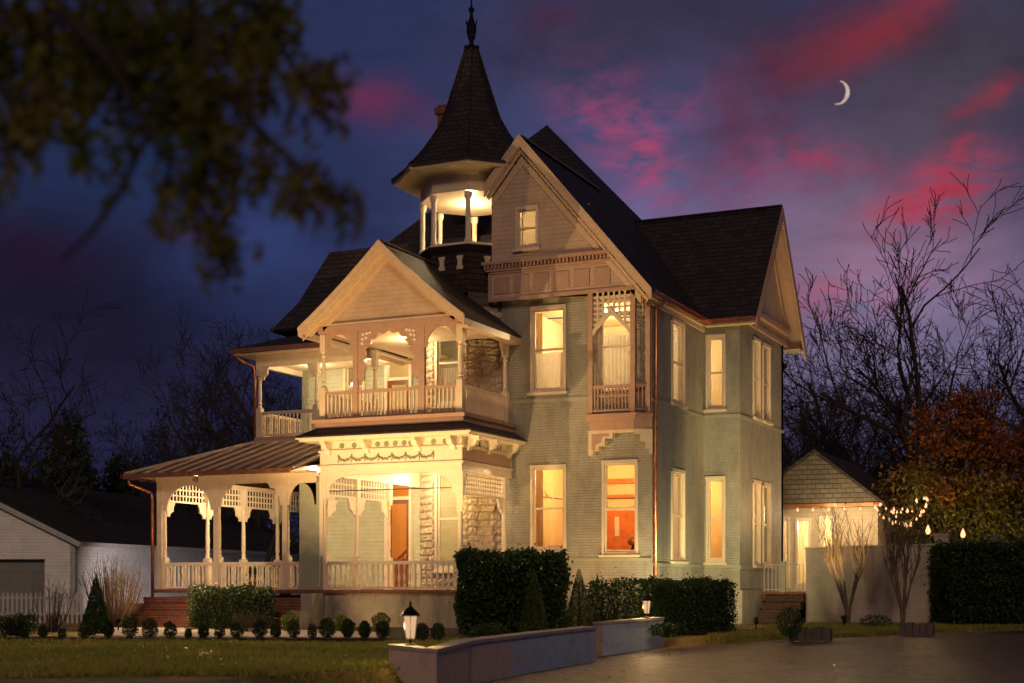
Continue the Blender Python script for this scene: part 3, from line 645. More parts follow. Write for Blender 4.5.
rake(b, (XE-.1, GY+.05, EZ-.24), (GX, GY+.05, GZ-.32), (0,.05,0), .12); rake(b, (ex+.1, GY+.05, ez-.24), (GX, GY+.05, GZ-.32), (0,.05,0), .12)
rake(b, (-.2, -.35, GZ-.5-3.6*K), (GX, -.35, GZ-.5), (0,.045,0), .26); rake(b, (ex+.15, -.35, GZ-.5-.97*K), (GX, -.35, GZ-.5), (0,.045,0), .26)
b.build('rake_board', M['rake'], house)
wn = window((-3.65, -.3), 0, .72, 10.84, 12.05, shade=0, mull=.5); 

# ---- oriel
OX0, OX1, OY = -1.78, -.40, -.35
PLANO = [(OX0, 0), (OX0, OY), (OX1, OY), (-.04, 0)]
def plan(b, pts, z0, z1, off=0):
    cx_ = sum(p[0] for p in pts)/len(pts); q = [(p[0]+(off if p[0] > cx_ else -off), p[1]-(off if p[1] < -.01 else 0)) for p in pts]
    return b.prism(q, (0,0,z0), (1,0,0), (0,0,z1-z0), (0,1,0))
orl = plan(plan(plan(MB(), PLANO, 5.78, 5.92, .03), PLANO, 5.55, 5.78, -.03), PLANO, 5.92, 5.99, .08).build('oriel', M['rose'], house)
b = MB()
for p in ((OX0+.07, OY+.06), (OX1-.05, OY+.06), (-.10, -.03)):
    b.box((p[0]-.07, p[1]-.06, 5.99), (p[0]+.07, p[1]+.06, 9.42)); b.box((p[0]-.085, p[1]-.075, 7.6), (p[0]+.085, p[1]+.075, 7.7))
b.box((OX0+.1, OY+.02, 6.72), (OX1-.1, OY+.1, 6.8)); b.box((OX0+.1, OY+.02, 6.06), (OX1-.1, OY+.1, 6.12)); b.bar((OX1+.02, OY+.05, 6.76), (-.14, -.06, 6.76), .07, .08); b.bar((OX1+.02, OY+.05, 6.09), (-.14, -.06, 6.09), .07, .06)
b.build('oriel_post', M['rose'], orl)
b = MB()
for i in range(11): b.box((OX0+.17+i*.103, OY+.045, 6.12), (OX0+.205+i*.103, OY+.075, 6.72))
for i in range(3): x = OX1+.07+i*.09; y = OY+.10+i*.085; b.box((x, y, 6.12), (x+.03, y+.03, 6.72))
b.build('oriel_baluster', M['rose'], orl)
def lattice(b, o, u, s0, s1, z0, z1, st_=.13, wd=.03, t=(0,.03,0), cut=None):
    "square lattice in plane; cut(s) gives the lowest z kept at s"
    o, u, t = Vector(o), Vector(u), Vector(t); n = int((s1-s0)/st_)
    ds = (s1-s0)/max(n, 1)
    for i in range(1, n):
        s_ = s0+i*ds; lo = max(z0, cut(s_)) if cut else z0
        if lo < z1: b.prism([(s_-wd/2, lo), (s_+wd/2, lo), (s_+wd/2, z1), (s_-wd/2, z1)], o, u, t)
    m_ = int((z1-z0)/st_); dz = (z1-z0)/max(m_, 1)
    for j in range(1, m_):
        z = z0+j*dz; seg = None; N = 40
        for k in range(N+1):
            s_ = s0+(s1-s0)*k/N; ok = cut is None or z > cut(s_)
            if ok and seg is None: seg = s_
            if (not ok or k == N) and seg is not None:
                if s_-seg > .04: b.prism([(seg, z-wd/2), (s_, z-wd/2), (s_, z+wd/2), (seg, z+wd/2)], o+t*.55, u, t*.9)
                seg = None
    return b
cw = OX1-OX0-.24; mid = (OX0+OX1)/2
def ogee(s_):
    q = min(abs(s_-mid)/(cw/2), 1); return 8.14 + .42*math.sqrt(max(0, 1-q*q)) + .32*(1-q)**2.2
b = lattice(MB(), (0, OY+.03, 0), (1,0,0), OX0+.12, OX1-.12, 7.9, 9.42, .145, .058, cut=ogee)
prev = None
for k in range(41):
    s_ = OX0+.13+(cw-.02)*k/40; p = (s_, OY+.045, ogee(s_))
    if prev: b.bar(prev, p, .07, .10)
    prev = p
b.lathe([(.01,8.80),(.05,8.86),(.06,8.93),(.03,9.0),(.005,9.06)], (mid, OY+.04, 0), 6)
b.build('oriel_lattice', M['trim'], orl); b = MB()
dr = Vector((-.04-OX1, -OY, 0)); dl = dr.length; dr.normalize()
cutr = lambda s_: 8.85 - .7*(min(abs(s_-dl/2)/(dl/2-.06), 1))**.7
lattice(b, (OX1, OY+.02, 0), dr, .08, dl-.06, 7.6, 9.42, .14, .03, t=tuple(Vector((-dr.y, dr.x, 0))*.03), cut=cutr)
b.build('oriel_lattice', M['trim'], orl)
# stepped brackets below the oriel
b = MB(); stp = [(0, 5.55), (1.36, 5.55), (1.36, 5.48), (.72, 5.48), (.72, 5.33), (.5, 5.33), (.5, 5.12), (.3, 5.12), (.3, 4.98), (.14, 4.98), (.14, 4.86), (0, 4.86)]
b.prism(stp, (OX0-.02, -.05-.2, 0), (1,0,0), (0, .25, 0)); 
b.prism([(0, 5.55), (0, 5.42), (.16, 5.42), (.16, 5.2), (.30, 5.2), (.30, 5.0), (.42, 5.0), (.42, 4.86), (.50, 4.86), (.50, 5.55)], (OX1-.02, -.25, 0), Vector((.42, .25, 0)).normalized(), (-.02,.04,0))
b.each('oriel_bracket', M['trim'], orl)
MB().prism([(.08, 5.45), (.6, 5.45), (.6, 5.38), (.4, 5.36), (.36, 5.2), (.2, 5.15), (.18, 5.0), (.08, 5.0)], (OX0, -.262, 0), (1,0,0), (0, .01, 0)).build('bracket_ornament', M['rose'], orl)

# ---- turret top
def octring(b, r0, r1, z0, z1, ks=range(8)):
    vs = [(*octv(r0, k), z0) for k in range(8)]+[(*octv(r1, k), z1) for k in range(8)]
    return b.add(vs, [(k, (k+1) % 8, (k+1) % 8+8, k+8) for k in range(8)])
def octcyl(b, prof):
    vs = [(*octv(r, k), z) for r, z in prof for k in range(8)]; n = len(prof)
    return b.add(vs, [(j*8+k, j*8+(k+1) % 8, (j+1)*8+(k+1) % 8, (j+1)*8+k) for j in range(n-1) for k in range(8)] + [tuple(range(7,-1,-1)), tuple((n-1)*8+k for k in range(8))])
drum = octcyl(MB(), [(TR+.0, 9.3), (TR, 10.85), (TR+.03, 10.9), (TR+.12, 11.02), (TR+.12, 11.08)]).build('turret_drum', M['brownslate'], house)
octcyl(MB(), [(TR+.06, 11.081), (TR+.06, 11.16)]).build('drum_coping', M['white'], drum)
for k, f in ((0, .28), (0, .78), (1, .5)):
    p, q = Vector((*octv(TR, k), 0)), Vector((*octv(TR, k+1), 0)); u = (q-p).normalized(); n_ = Vector((u.y, -u.x, 0)); c_ = p.lerp(q, f)
    MB().prism([(-.10, 10.38), (.10, 10.38), (.10, 10.47), (.07, 10.5), (.07, 10.68), (.10, 10.7), (.10, 10.78), (-.10, 10.78), (-.10, 10.7), (-.07, 10.68), (-.07, 10.5), (-.10, 10.47)], c_+n_*.03, u, -n_*.1).build('drum_panel', M['trim'], drum)
post_prof = [(.11, 0), (.11, .08), (.08, .1), (.078, .6), (.08, 1.25), (.10, 1.28), (.12, 1.34), (.12, 1.45)]
pm = MB().lathe(post_prof, (0,0,0), 12, R(15)).mesh('turret_post', M['white'], True)
for k in range(8): inst(pm, 'turret_post', (*octv(TR-.06, k), 11.16), house)
tb = octcyl(MB(), [(TR+.02, 12.66), (TR+.02, 12.75), (TR+.0, 12.76), (TR+.0, 13.12), (TR+.1, 13.2)]).build('turret_beam', M['trim'], house)
octcyl(MB(), [(TR+.03, 13.19), (2.33, 13.22), (2.36, 13.30), (2.30, 13.36)]).build('turret_eave', M['trim'], house)
b = MB()
for k in range(8):   # curved brackets between posts
    p, q = Vector((*octv(TR-.04, k), 0)), Vector((*octv(TR-.04, k+1), 0)); u = (q-p).normalized(); L = (q-p).length; n_ = Vector((-u.y, u.x, 0))
    pts = [(0, 12.6), (0, 12.4)] + [(.08+.12*(1-math.cos(R(t))), 12.42+.15*math.sin(R(t))) for t in range(0, 91, 15)] + [(.22, 12.6)]
    b.prism(pts, p, u, n_*.05); b.prism([(L-s_, z) for s_, z in pts], p, u, n_*.05)

sp = [(2.42, 13.3), (2.40, 13.36), (1.95, 13.72), (1.42, 14.3), (1.1, 14.75), (.84, 15.2), (.58, 16.0), (.42, 16.5), (.28, 16.95), (.2, 17.2), (.2, 17.25)]
spire = octcyl(MB(), sp).build('spire', M['slate'], house)
b = MB()
for k in range(8): b.tube([(*octv(r+.01, k), z+.01) for r, z in sp[1:]], .035, 5)
b.build('hip_roll', M['brownslate'], spire)
b = MB().lathe([(.22,0),(.23,.10),(.16,.16),(.08,.2),(.06,.3),(.12,.42),(.14,.7),(.09,.95),(.06,1.0),(.045,1.15),(.09,1.25),(.03,1.35),(.02,1.6),(.012,1.9)], (TC[0],TC[1],17.22), 10)
for k in range(6):
    a = k*math.pi/3; ca, sa = math.cos(a), math.sin(a)
    b.tube([(TC[0]+ca*r, TC[1]+sa*r, 17.22+z) for r, z in ((.08,.42),(.15,.6),(.14,.8),(.19,.92))], .018, 4); b.tube([(TC[0]+ca*r, TC[1]+sa*r, 17.22+z) for r, z in ((.03,1.18),(.08,1.24),(.09,1.3))], .014, 4); b.tube([(TC[0]+ca*r, TC[1]+sa*r, 17.22+z) for r, z in ((.18,.02),(.24,.08),(.21,.16))], .025, 4)
b.build('finial', M['iron'], spire)
MB().box((-9.22, 4.8, 11), (-8.75, 5.4, 16.95)).box((-9.30, 4.73, 16.95), (-8.68, 5.47, 17.15)).box((-9.22, 4.8, 17.15), (-8.75, 5.4, 17.25)).build('chimney', M['red'], house)

# ================================================================== PORCHES
PX0, PX1, PY = -8.76, -4.28, -3.24
def frame3(b, off, z0, z1, th, yb_r=-.02, yb_l=2.38, x0=PX0, x1=PX1, y0=PY):
    "beam along front, right and left sides at outward offset off"
    b.box((x0-off, y0-off, z0), (x1+off, y0-off+th, z1)); b.box((x1+off-th, y0-off+th, z0), (x1+off, yb_r, z1)); b.box((x0-off, y0-off+th, z0), (x0-off+th, yb_l, z1)); return b
# decks and base
MB().box((PX0+.02, PY+.03, 0), (PX1-.02, PY+.3, .98)).box((PX1-.3, PY+.3, 0), (PX1-.02, -.3, .98)).box((-14.4, PY+.12, 0), (PX0+.02, PY+.35, .85)).box((-14.4, PY+.35, 0), (-14.15, 6, .85)).build('porch_base', M['base'], house)
MB().box((PX0-.08, PY-.1, .98), (PX1+.08, -.65, 1.08)).box((-14.55, PY-.02, .981), (PX0-.08, 2.4, 1.081)).box((-14.55, 2.4, .981), (-13.0, 6.2, 1.081)).build('porch_deck', M['red'], house)
MB().box((-10.6, -.64, .98), (-4.7, 2.39, 1.08)).build('porch_deck', M['floor'], house)

# turned porch post
def turned(h, base=.95, r=.085):
    b = MB(); b.box((-r-.015, -r-.015, 0), (r+.015, r+.015, base)); t = h*.80
    b.lathe([(r*.9, base), (r*1.05, base+.04), (r*.6, base+.08), (r*.95, base+.13), (r*.6, base+.2), (r*.85, base+.3), (r*.75, base+(t-base)*.6), (r*.62, t-.16), (r*.95, t-.1), (r*.62, t-.06), (r, t)], (0,0,0), 12)
    b.box((-r-.01, -r-.01, t), (r+.01, r+.01, h)); return b
LPH = 4.30-FL1
low_post = turned(LPH).mesh('porch_post', M['white'], True)
for p in low_post.polygons: p.use_smooth = len(p.vertices) == 4 and abs(p.normal.z) < .9 and not (abs(p.normal.x) > .999 or abs(p.normal.y) > .999)
LOWP = [(PX0+.1, PY+.1), (PX1-.1, PY+.1), (PX1-.1, -.35), (PX0+.1, -1.4), (PX0+.1, .5)]
LEFTP = [(-14.3, PY+.14), (-12.33, PY+.14), (-9.95, PY+.14), (-14.3, -.98), (-14.3, .94), (-14.3, 2.9), (-14.3, 4.8)]
for x, y in LOWP + LEFTP: inst(low_post, 'porch_post', (x, y, FL1), house)
# flat pilaster faces on the front line of the left porch and at the front porch corners
MB().box((-14.48, PY+.0, FL1), (-14.30, PY+.05, 4.3)).build('pilaster', M['trim'], house)
MB().box((-12.42, PY, FL1), (-12.24, PY+.05, 4.3)).build('pilaster', M['trim'], house)
MB().box((-10.03, PY, FL1), (-9.87, PY+.05, 4.3)).build('pilaster', M['trim'], house)
MB().box((-9.46, PY+.02, FL1), (PX0-.02, PY+.26, 4.12)).box((-9.50, PY-.01, FL1+.0), (PX0-.0, PY+.27, FL1+.1)).box((-9.49, PY+.005, 1.84), (PX0-.01, PY+.265, 1.92)).build('green_pier', M['sageflat'], house)
MB().box((PX0-.02, PY-.0, FL1), (PX0+.10, PY+.02, 4.3)).box((PX1-.16, PY, 3.2), (PX1+.02, PY+.02, 4.3)).build('pilaster', M['white'], house)

def arch_board(p0, p1, ztop, zs, rise, side, m, th=.05, scallop=False, parent=house, name='spandrel'):
    "board under a beam with an arched opening between p0 and p1; zs = springing, rise = arch height"
    p0, p1 = Vector((*p0, 0)), Vector((*p1, 0)); L = (p1-p0).length; u = (p1-p0)/L; n_ = Vector((-u.y, u.x, 0))
    pts = [(0, zs), (0, ztop), (L, ztop), (L, zs), (L-side, zs)]
    N = 28; a = L/2-side
    for i in range(1, N):
        t = math.pi*i/N; e = .62 if scallop is None else 1
        cx_, cz_ = math.cos(t), math.sin(t)
        if scallop: k = 1+.045*abs(math.sin(t*9)); cx_, cz_ = cx_*(2-k), cz_*(2-k)
        if e != 1: cx_ = math.copysign(abs(cx_)**e, cx_); cz_ = cz_**e
        pts.append((L/2+a*cx_, zs+rise*cz_))
    pts.append((side, zs))
    return MB().prism(pts, p0, u, n_*th).build(name, m, parent)
def bracketpts(w_, h_, ztop):
    pts = [(0, ztop), (0, ztop-h_)]
    for i in range(13):
        t = i/12; pts.append((.05+ (w_-.05)*t + .035*math.sin(t*12.5), ztop-h_+ (h_-.07)*(t**1.7) + .03*math.cos(t*12.5)))
    return pts + [(w_, ztop)]
def bracket(b, p, u, ztop, w_=.42, h_=.5, th=.04):
    u = Vector(u); n_ = Vector((-u.y, u.x, 0)); b.prism(bracketpts(w_, h_, ztop), Vector((*p, 0))-n_*th/2, u, n_*th); return b
# --- left porch: arched spandrels on the front, lattice and brackets on the side
b = arch_board((-14.25, PY+.02), (-12.42, PY+.02), 4.30, 3.42, .74, .12, M['trim'])
pts = [(0, 3.5), (0, 4.3), (2.21, 4.3), (2.21, 3.5), (2.13, 3.5), (2.10, 3.75), (1.98, 3.86), (1.95, 3.98), (1.78, 4.0), (1.74, 4.10), (1.66, 4.16), (.55, 4.16), (.47, 4.10), (.43, 4.0), (.26, 3.98), (.23, 3.86), (.11, 3.75), (.08, 3.5)]
MB().prism(pts, (-12.24, PY+.02, 0), (1,0,0), (0,.05,0)).build('spandrel', M['trim'], house)
arch_board((-9.87, PY+.02), (-8.9, PY+.02), 4.30, 3.5, .62, .06, M['trim'])
sd_ = [PY+.2, -.98, .94, 2.9, 4.8]
b = MB(); bk = MB()
for a_, c_ in zip(sd_, sd_[1:]):
    lattice(b, (-14.32, 0, 0), (0,1,0), a_+.08, c_-.08, 3.74, 4.28, .155, .045, t=(-.03,0,0)); b.box((-14.36, a_+.08, 3.70), (-14.29, c_-.08, 3.76)); b.box((-14.36, a_+.08, 4.27), (-14.29, c_-.08, 4.32))
    bracket(bk, (-14.325, a_+.08), (0,1,0), 3.70, .38, .45, .05); bracket(bk, (-14.325, c_-.08), (0,-1,0), 3.70, .38, .45, .05)
b.build('lattice_panel', M['white'], house); bk.each('scroll_bracket', M['white'], house)
b = MB(); lattice(b, (0, 5.0, 0), (1,0,0), -14.2, -13.05, 3.74, 4.28, .155, .045, t=(0,.03,0)); b.build('lattice_panel', M['white'], house)
# --- front porch
arch_board((PX0+.1, PY+.03), (PX1-.16, PY+.03), 4.42, 3.72, .62, .16, M['white'], scallop=None)
MB().bar((PX0+.1, PY+.05, 3.86), (PX1-.1, PY+.05, 3.86), .02, .025).build('tie_rod', M['bronze'], house)
b = MB(); lattice(b, (PX1-.1, 0, 0), (0,1,0), PY+.2, -.45, 3.72, 4.34, .11, .035, t=(-.03,0,0)); b.box((PX1-.14, PY+.2, 3.67), (PX1-.07, -.45, 3.73)); b.build('lattice_panel', M['white'], house)
b = MB(); bk = MB()
for a_, c_ in ((PY+.2, -1.48), (-1.32, .42)):
    lattice(b, (PX0+.1, 0, 0), (0,1,0), a_, c_, 3.78, 4.3, .15, .045, t=(-.03,0,0)); b.box((PX0+.06, a_, 3.74), (PX0+.13, c_, 3.79))
    bracket(bk, (PX0+.1, a_), (0,1,0), 3.74, .42, .5, .05); bracket(bk, (PX0+.1, c_), (0,-1,0), 3.74, .42, .5, .05)
bracket(bk, (PX1-.1, -.43), (0,-1,0), 3.67, .35, .4, .05); bracket(bk, (PX0+.2, PY+.12), (1,0,0), 3.6, .3, .5, .05)
b.build('lattice_panel', M['white'], house); bk.each('scroll_bracket', M['white'], house)
# entablature of the front porch
ent = frame3(frame3(frame3(MB(), .0, 4.30, 4.52, .2), .05, 4.52, 4.58, .25), .0, 4.58, 4.94, .2)
frame3(ent, .04, 4.94, 5.0, .24); frame3(ent, -.02, 5.0, 5.24, .18); frame3(ent, .42, 5.24, 5.30, .62); frame3(ent, .50, 5.30, 5.37, .5)
ent = ent.build('entablature', M['white'], house)
MB().box((PX1+.001, PY+.05, 4.59), (PX1+.012, -.1, 4.93)).build('side_frieze_panel', M['rose'], ent)
b = MB()
def console(x, y, dx, dy):
    pr = [(0, 4.86), (.10, 4.88), (.14, 4.98), (.28, 5.04), (.34, 5.14), (.40, 5.17), (.40, 5.24), (0, 5.24)]
    n_ = Vector((dx, dy, 0)); t = Vector((-dy, dx, 0))*.16; b.prism(pr, Vector((x, y, 0))-t/2, n_, t)
for x in (PX0+.3, PX0+1.55, -5.6, PX1-.25): console(x, PY+.02, 0, -1)
for y in (PY+.35, -1.7, -.3): console(PX1-.02, y, 1, 0)
b.each('console_bracket', M['white'], ent)
b = MB()
def disc(x, y, z, r, ax): 
    pts = [(r*math.cos(2*math.pi*i/14), r*math.sin(2*math.pi*i/14)) for i in range(14)]
    if ax == 'y': b.prism(pts, (x, y, z), (1,0,0), (0,.02,0))
    else: b.prism([(p[0]*.75, p[1]*1.25) for p in pts], (x, y, z), (0,1,0), (-.02,0,0))
for x in (-8.05, -7.65, -6.9, -6.62, -6.34, -6.06, -5.86+.0, -5.15, -4.8): disc(x, PY-.0, 5.12, .075, 'y')
for y in (-2.7, -2.5, -2.3, -2.1, -1.35, -1.15, -.95, -.75): disc(PX1-.0, y, 5.12, .06, 'x')
b.each('green_medallion', M['green'], ent)
b = MB(); N = 90; pts = []
for i in range(N+1):
    s_ = i/N; x = -8.15+s_*3.0; pts.append((x, PY-.015, 4.80-.10*abs(math.sin(s_*math.pi*7))**.8+.02*math.sin(i*1.7)))
b.tube(pts, [.022+.014*abs(math.sin(i*1.3)) for i in range(N+1)], 5)
for i in range(8): x = -8.15+i*3.0/7; b.tube([(x, PY-.015, 4.86), (x+.02, PY-.02, 4.74), (x-.01, PY-.015, 4.64)], [.03, .02, .012], 4)
b.build('garland', M['green'], ent)
# ceiling and skirt roof between storeys
MB().box((PX0+.2, PY+.2, 4.95), (PX1-.2, -.62, 5.0)).box((PX0+.2, -.62, 4.95), (-7.55, 2.38, 5.0)).build('porch_ceiling', M['white'], house); MB().box((-14.2, PY+.4, 4.62), (PX0-.02, 2.38, 4.66)).build('porch_ceiling', M['white'], house)
b = MB(); z0, z1 = 5.37, 5.62; o0, o1 = .52, .10
slab(b, [(PX0-o0, PY-o0, z0), (PX1+o0, PY-o0, z0), (PX1+o1, PY-o1, z1), (PX0-o1, PY-o1, z1)], .04); slab(b, [(PX1+o0, PY-o0, z0), (PX1+o0, -.05, z0), (PX1+o1, -.05, z1), (PX1+o1, PY-o1, z1)], .04); slab(b, [(PX0-o0, PY-o0, z0), (PX0-o0, -.6, z0), (PX0-o1, -.6, z1), (PX0-o1, PY-o1, z1)], .04)
b.build('skirt_roof', M['slate'], house)
# upper deck
MB().box((PX0-.1, PY-.12, 5.62), (PX1+.1, -.03, 5.76)).box((PX0-.16, PY-.18, 5.76), (PX1+.16, -.02, 5.86)).box((-13.2, -.05, 5.7), (PX0-.17, 2.39, 5.86)).box((PX0-.1, -.02, 5.7), (-7.6, 2.39, 5.86)).box((-13.2, 2.39, 5.7), (-13.01, 4.5, 5.86)).build('balcony_deck', M['rose'], house)
# upper posts
UPH = 8.28-5.86
up_post = turned(UPH, .92, .075).mesh('balcony_post', M['trim'])
for x, y in [(PX0+.08, PY+.08), (PX1-.08, PY+.08), (PX1-.08, -.28), (PX0+.08, -.28), (-13.05, .05), (-10.95, .05)]: inst(up_post, 'balcony_post', (x, y, 5.86), house)
MB().box((-7.70, PY+.02, 5.86), (-7.55, PY+.14, 8.3)).build('balcony_pier', M['rose'], house); MB().box((-5.62, PY+.02, 5.86), (-5.44, PY+.14, 8.3)).build('balcony_pier', M['rose'], house)
arch_board((PX0+.12, PY+.04), (-7.70, PY+.04), 8.32, 7.72, .54, .06, M['rose'])
arch_board((-5.44, PY+.04), (PX1-.12, PY+.04), 8.32, 7.72, .54, .06, M['rose'])
# horseshoe fretwork of the centre bay
b = MB(); x0, x1 = -7.55, -5.62; L = x1-x0; mid = (x0+x1)/2; pts = [(x0, 6.95), (x0, 8.32), (x1, 8.32), (x1, 6.95), (x1-.10, 6.87), (x1-.2, 6.95), (x1-.2, 7.1)]
N = 100; a = L/2-.22
for i in range(N+1):
    t = -.25+(math.pi+.5)*i/N; k = 1+1.9*abs(math.sin(t*8)); pts.append((mid+a*math.cos(t)*(1.16-.06*k), 7.48+a*1.0*math.sin(t)*(1.14-.06*k)))
pts += [(x0+.2, 7.1), (x0+.2, 6.95), (x0+.10, 6.87)]
b.prism(pts, (0, PY+.05, 0), (1,0,0), (0,.05,0)); fret = b.build('fretwork_arch', M['rose'], house)
b = MB()
for sx_ in (-1, 1):
    for (dx, z) in ((.80, 8.2), (.68, 8.22), (.82, 8.07), (.71, 8.1), (.83, 7.95), (.58, 8.24)):
        pts2 = [(mid+sx_*dx+.045*math.cos(t*math.pi/4), z+.045*math.sin(t*math.pi/4)) for t in range(8)]; b.prism(pts2, (0, PY+.035, 0), (1,0,0), (0,.016,0))
b.each('fretwork_rosette', M['white'], fret)
b = MB(); frame3(b, .04, 8.30, 8.50, .2, yb_l=-.02); b.build('balcony_beam', M['rose'], house)
bk = MB(); bracket(bk, (PX1-.08, -.36), (0,-1,0), 8.3, .3, .5, .05); bracket(bk, (PX1-.08, PY+.16), (0,1,0), 8.3, .3, .5, .05)
bracket(bk, (-12.97, .05), (1,0,0), 8.1, .28, .45, .05); bracket(bk, (-11.03, .05), (-1,0,0), 8.1, .28, .45, .05); bk.each('scroll_bracket', M['trim'], house)
# porch gable
PA = -6.56; PZ = 10.62; PE0, PE1 = -9.16, -3.96; PEZ = 8.40; PF = PY-.48
b = MB()
def flare(x_e, sgn, th=.1):   # slightly concave slopes
    prev = None; out = []
    for k in range(6):
        t = k/5; x = x_e+(PA-x_e)*t; z = PEZ+(PZ-PEZ)*(t*.86+.14*t*t); out.append((x, z))
    return out
for xe, yb_ in ((PE0, 2.3), (PE1, -.0)):
    fl = flare(xe, 1)
    for (xa, za), (xb, zb) in zip(fl, fl[1:]):
        ya = yb_ if xe < -7 else -.02; 
        slab(b, [(xa, PF, za), (xa, ya if xa > -4.6 or xe < -7 else 0.6, za), (xb, ya if xb > -4.6 or xe < -7 else 0.6, zb), (xb, PF, zb)], .09)
pr = b.build('roof', M['slate'], house)
MB().bar((PA, PF, PZ+.01), (PA, -.1, PZ+.01), .14, .05).build('ridge_cap', M['seam'], pr)
MB().prism([(PX0-.0, 8.50), (PX1+.0, 8.50), (PA, PZ-.36)], (0, PY+.04, 0), (1,0,0), (0,.1,0)).build('gable_wall', M['roseclap'], house)
b = MB()
for xe in (PE0, PE1):
    fl = flare(xe, 1)
    for (xa, za), (xb, zb) in zip(fl, fl[1:]):
        rake(b, (xa, PF-.04, za-.01), (xb, PF-.04, zb-.01), (0,.05,0), .20); rake(b, (xa, PF-.07, za+.03), (xb, PF-.07, zb+.03), (0,.07,0), .07); rake(b, (xa, PF+.01, za-.17), (xb, PF+.01, zb-.17), (0, PY-PF+.03, 0), .05); rake(b, (xa, PF+.2, za-.221), (xb, PF+.2, zb-.221), (0,.04,0), .08)
        if xa != xe: rake(b, (xa, PY-.04, za-.2), (xb, PY-.04, zb-.2), (0,.075,0), .24)
b.box((PX0, PY-.03, 8.42), (PX1, PY+.04, 8.56)); b.box((PE1-.10, PF+.04, PEZ-.24), (PE1-.03, -.02, PEZ-.06)); b.box((PE1-.35, PF+.2, PEZ-.24), (PE1-.10, -.02, PEZ-.21)); b.box((PE0+.03, PF+.04, PEZ-.24), (PE0+.10, 2.2, PEZ-.06))
b.build('rake_board', M['rake'], house)
MB().box((PX0+.2, PY+.18, 8.32), (PX1-.2, -.6, 8.38)).box((-13.0, .15, 8.25), (PX0+.05, 2.38, 8.31)).box((PX0+.2, -.6, 8.32), (-7.55, 2.38, 8.38)).build('porch_ceiling', M['trim'], house)
# left balcony beam and roof
b = MB(); b.box((-13.15, -.03, 8.08), (PX0, .13, 8.42)); b.box((-13.15, .13, 8.08), (-12.99, 4.5, 8.42)); b.build('balcony_beam', M['trim'], house)
b = MB(); LE = [(-13.72, -.55, 8.62), (-8.9, -.55, 8.62), (-8.9, 2.35, 9.5), (-12.9, 2.35, 9.5)]
slab(b, LE, .07); slab(b, [(-13.72, 5.5, 8.62), LE[0], LE[3], (-12.9, 5.5, 9.5)], .07); b.build('roof', M['slate'], house)
MB().box((-13.68, -.5, 8.42), (-8.9, -.04, 8.46)).box((-13.68, -.04, 8.42), (-13.16, 5.4, 8.46)).build('soffit', M['trim'], house)
b = MB(); b.box((-13.74, -.60, 8.47), (-9.0, -.56, 8.60)); b.box((-13.77, -.60, 8.47), (-13.74, 5.4, 8.60)); b.build('gutter', M['copper'], house)
MB().tube([(-13.7, -.4, 8.5), (-13.66, -.38, 8.4), (-13.5, -.2, 8.25), (-13.24, .0, 8.1), (-13.2, .0, 7.9), (-13.2, .0, 5.9)], .045, 8).build('downspout', M['copper'], house, smooth=True)
# left porch roof: beam, soffit, standing seam metal
b = MB(); b.box((-14.5, PY-.02, 4.30), (PX0-.02, PY+.14, 4.40)); b.box((-14.5, PY+.14, 4.30), (-14.24, 6, 4.40)); b.box((-15.0, PY-.55, 4.40), (PX0-.1, PY-.0, 4.44)); b.box((-15.0, PY, 4.40), (-14.5, 6, 4.44)); b.build('porch_beam', M['trim'], house)
A0, A1, A2, A3 = Vector((-15.08, PY-.72, 4.46)), Vector((PX0-.52, PY-.72, 4.46)), Vector((PX0-.12, -.05, 5.66)), Vector((-13.25, -.05, 5.66))
B0, B3 = Vector((-15.08, 6.2, 4.46)), Vector((-13.25, 6.2, 5.66))
b = MB(); slab(b, [A0, A1, A2, A3], .05); slab(b, [B0, A0, A3, B3], .05); mr = b.build('metal_roof', M['seam'], house)
b = MB()
x = -14.9
while x < PX0-.3:
    # seams run straight up the slope, cut by the hip on the left
    top = 1.0 if x >= -13.25 else (x+15.08)/1.83
    p = Vector((x, A0.y, 4.50)); q = Vector((x, A0.y+(A3.y-A0.y)*top, 4.50+1.2*top))
    if x > PX0-.5: top = .9
    b.bar(p, q, .07, .05); x += .52
y = PY-.3
while y < 6:
    top = min(1.0, (y-A0.y)/(A3.y-A0.y)); b.bar((-15.08, y, 4.50), (-15.08+1.83*top, y, 4.50+1.2*top), .05, .05); y += .42
b.bar(A0+Vector((0,0,.05)), A3+Vector((0,0,.05)), .12, .08); b.bar(A3+Vector((0,0,.03)), A2+Vector((0,0,.03)), .1, .1)
b.build('standing_seam', M['rib'], mr)
b = MB(); b.box((-15.15, PY-.80, 4.36), (PX0-.5, PY-.73, 4.49)); b.box((-15.18, PY-.80, 4.36), (-15.11, 6.2, 4.49)); b.build('gutter', M['copper'], house)
MB().tube([(-15.05, PY-.6, 4.38), (-15.05, PY-.55, 4.2), (-14.85, PY-.25, 4.08), (-14.62, PY-.06, 3.95), (-14.60, PY-.04, 3.8), (-14.60, PY-.04, .4)], .05, 8).build('downspout', M['copper'], house, smooth=True)

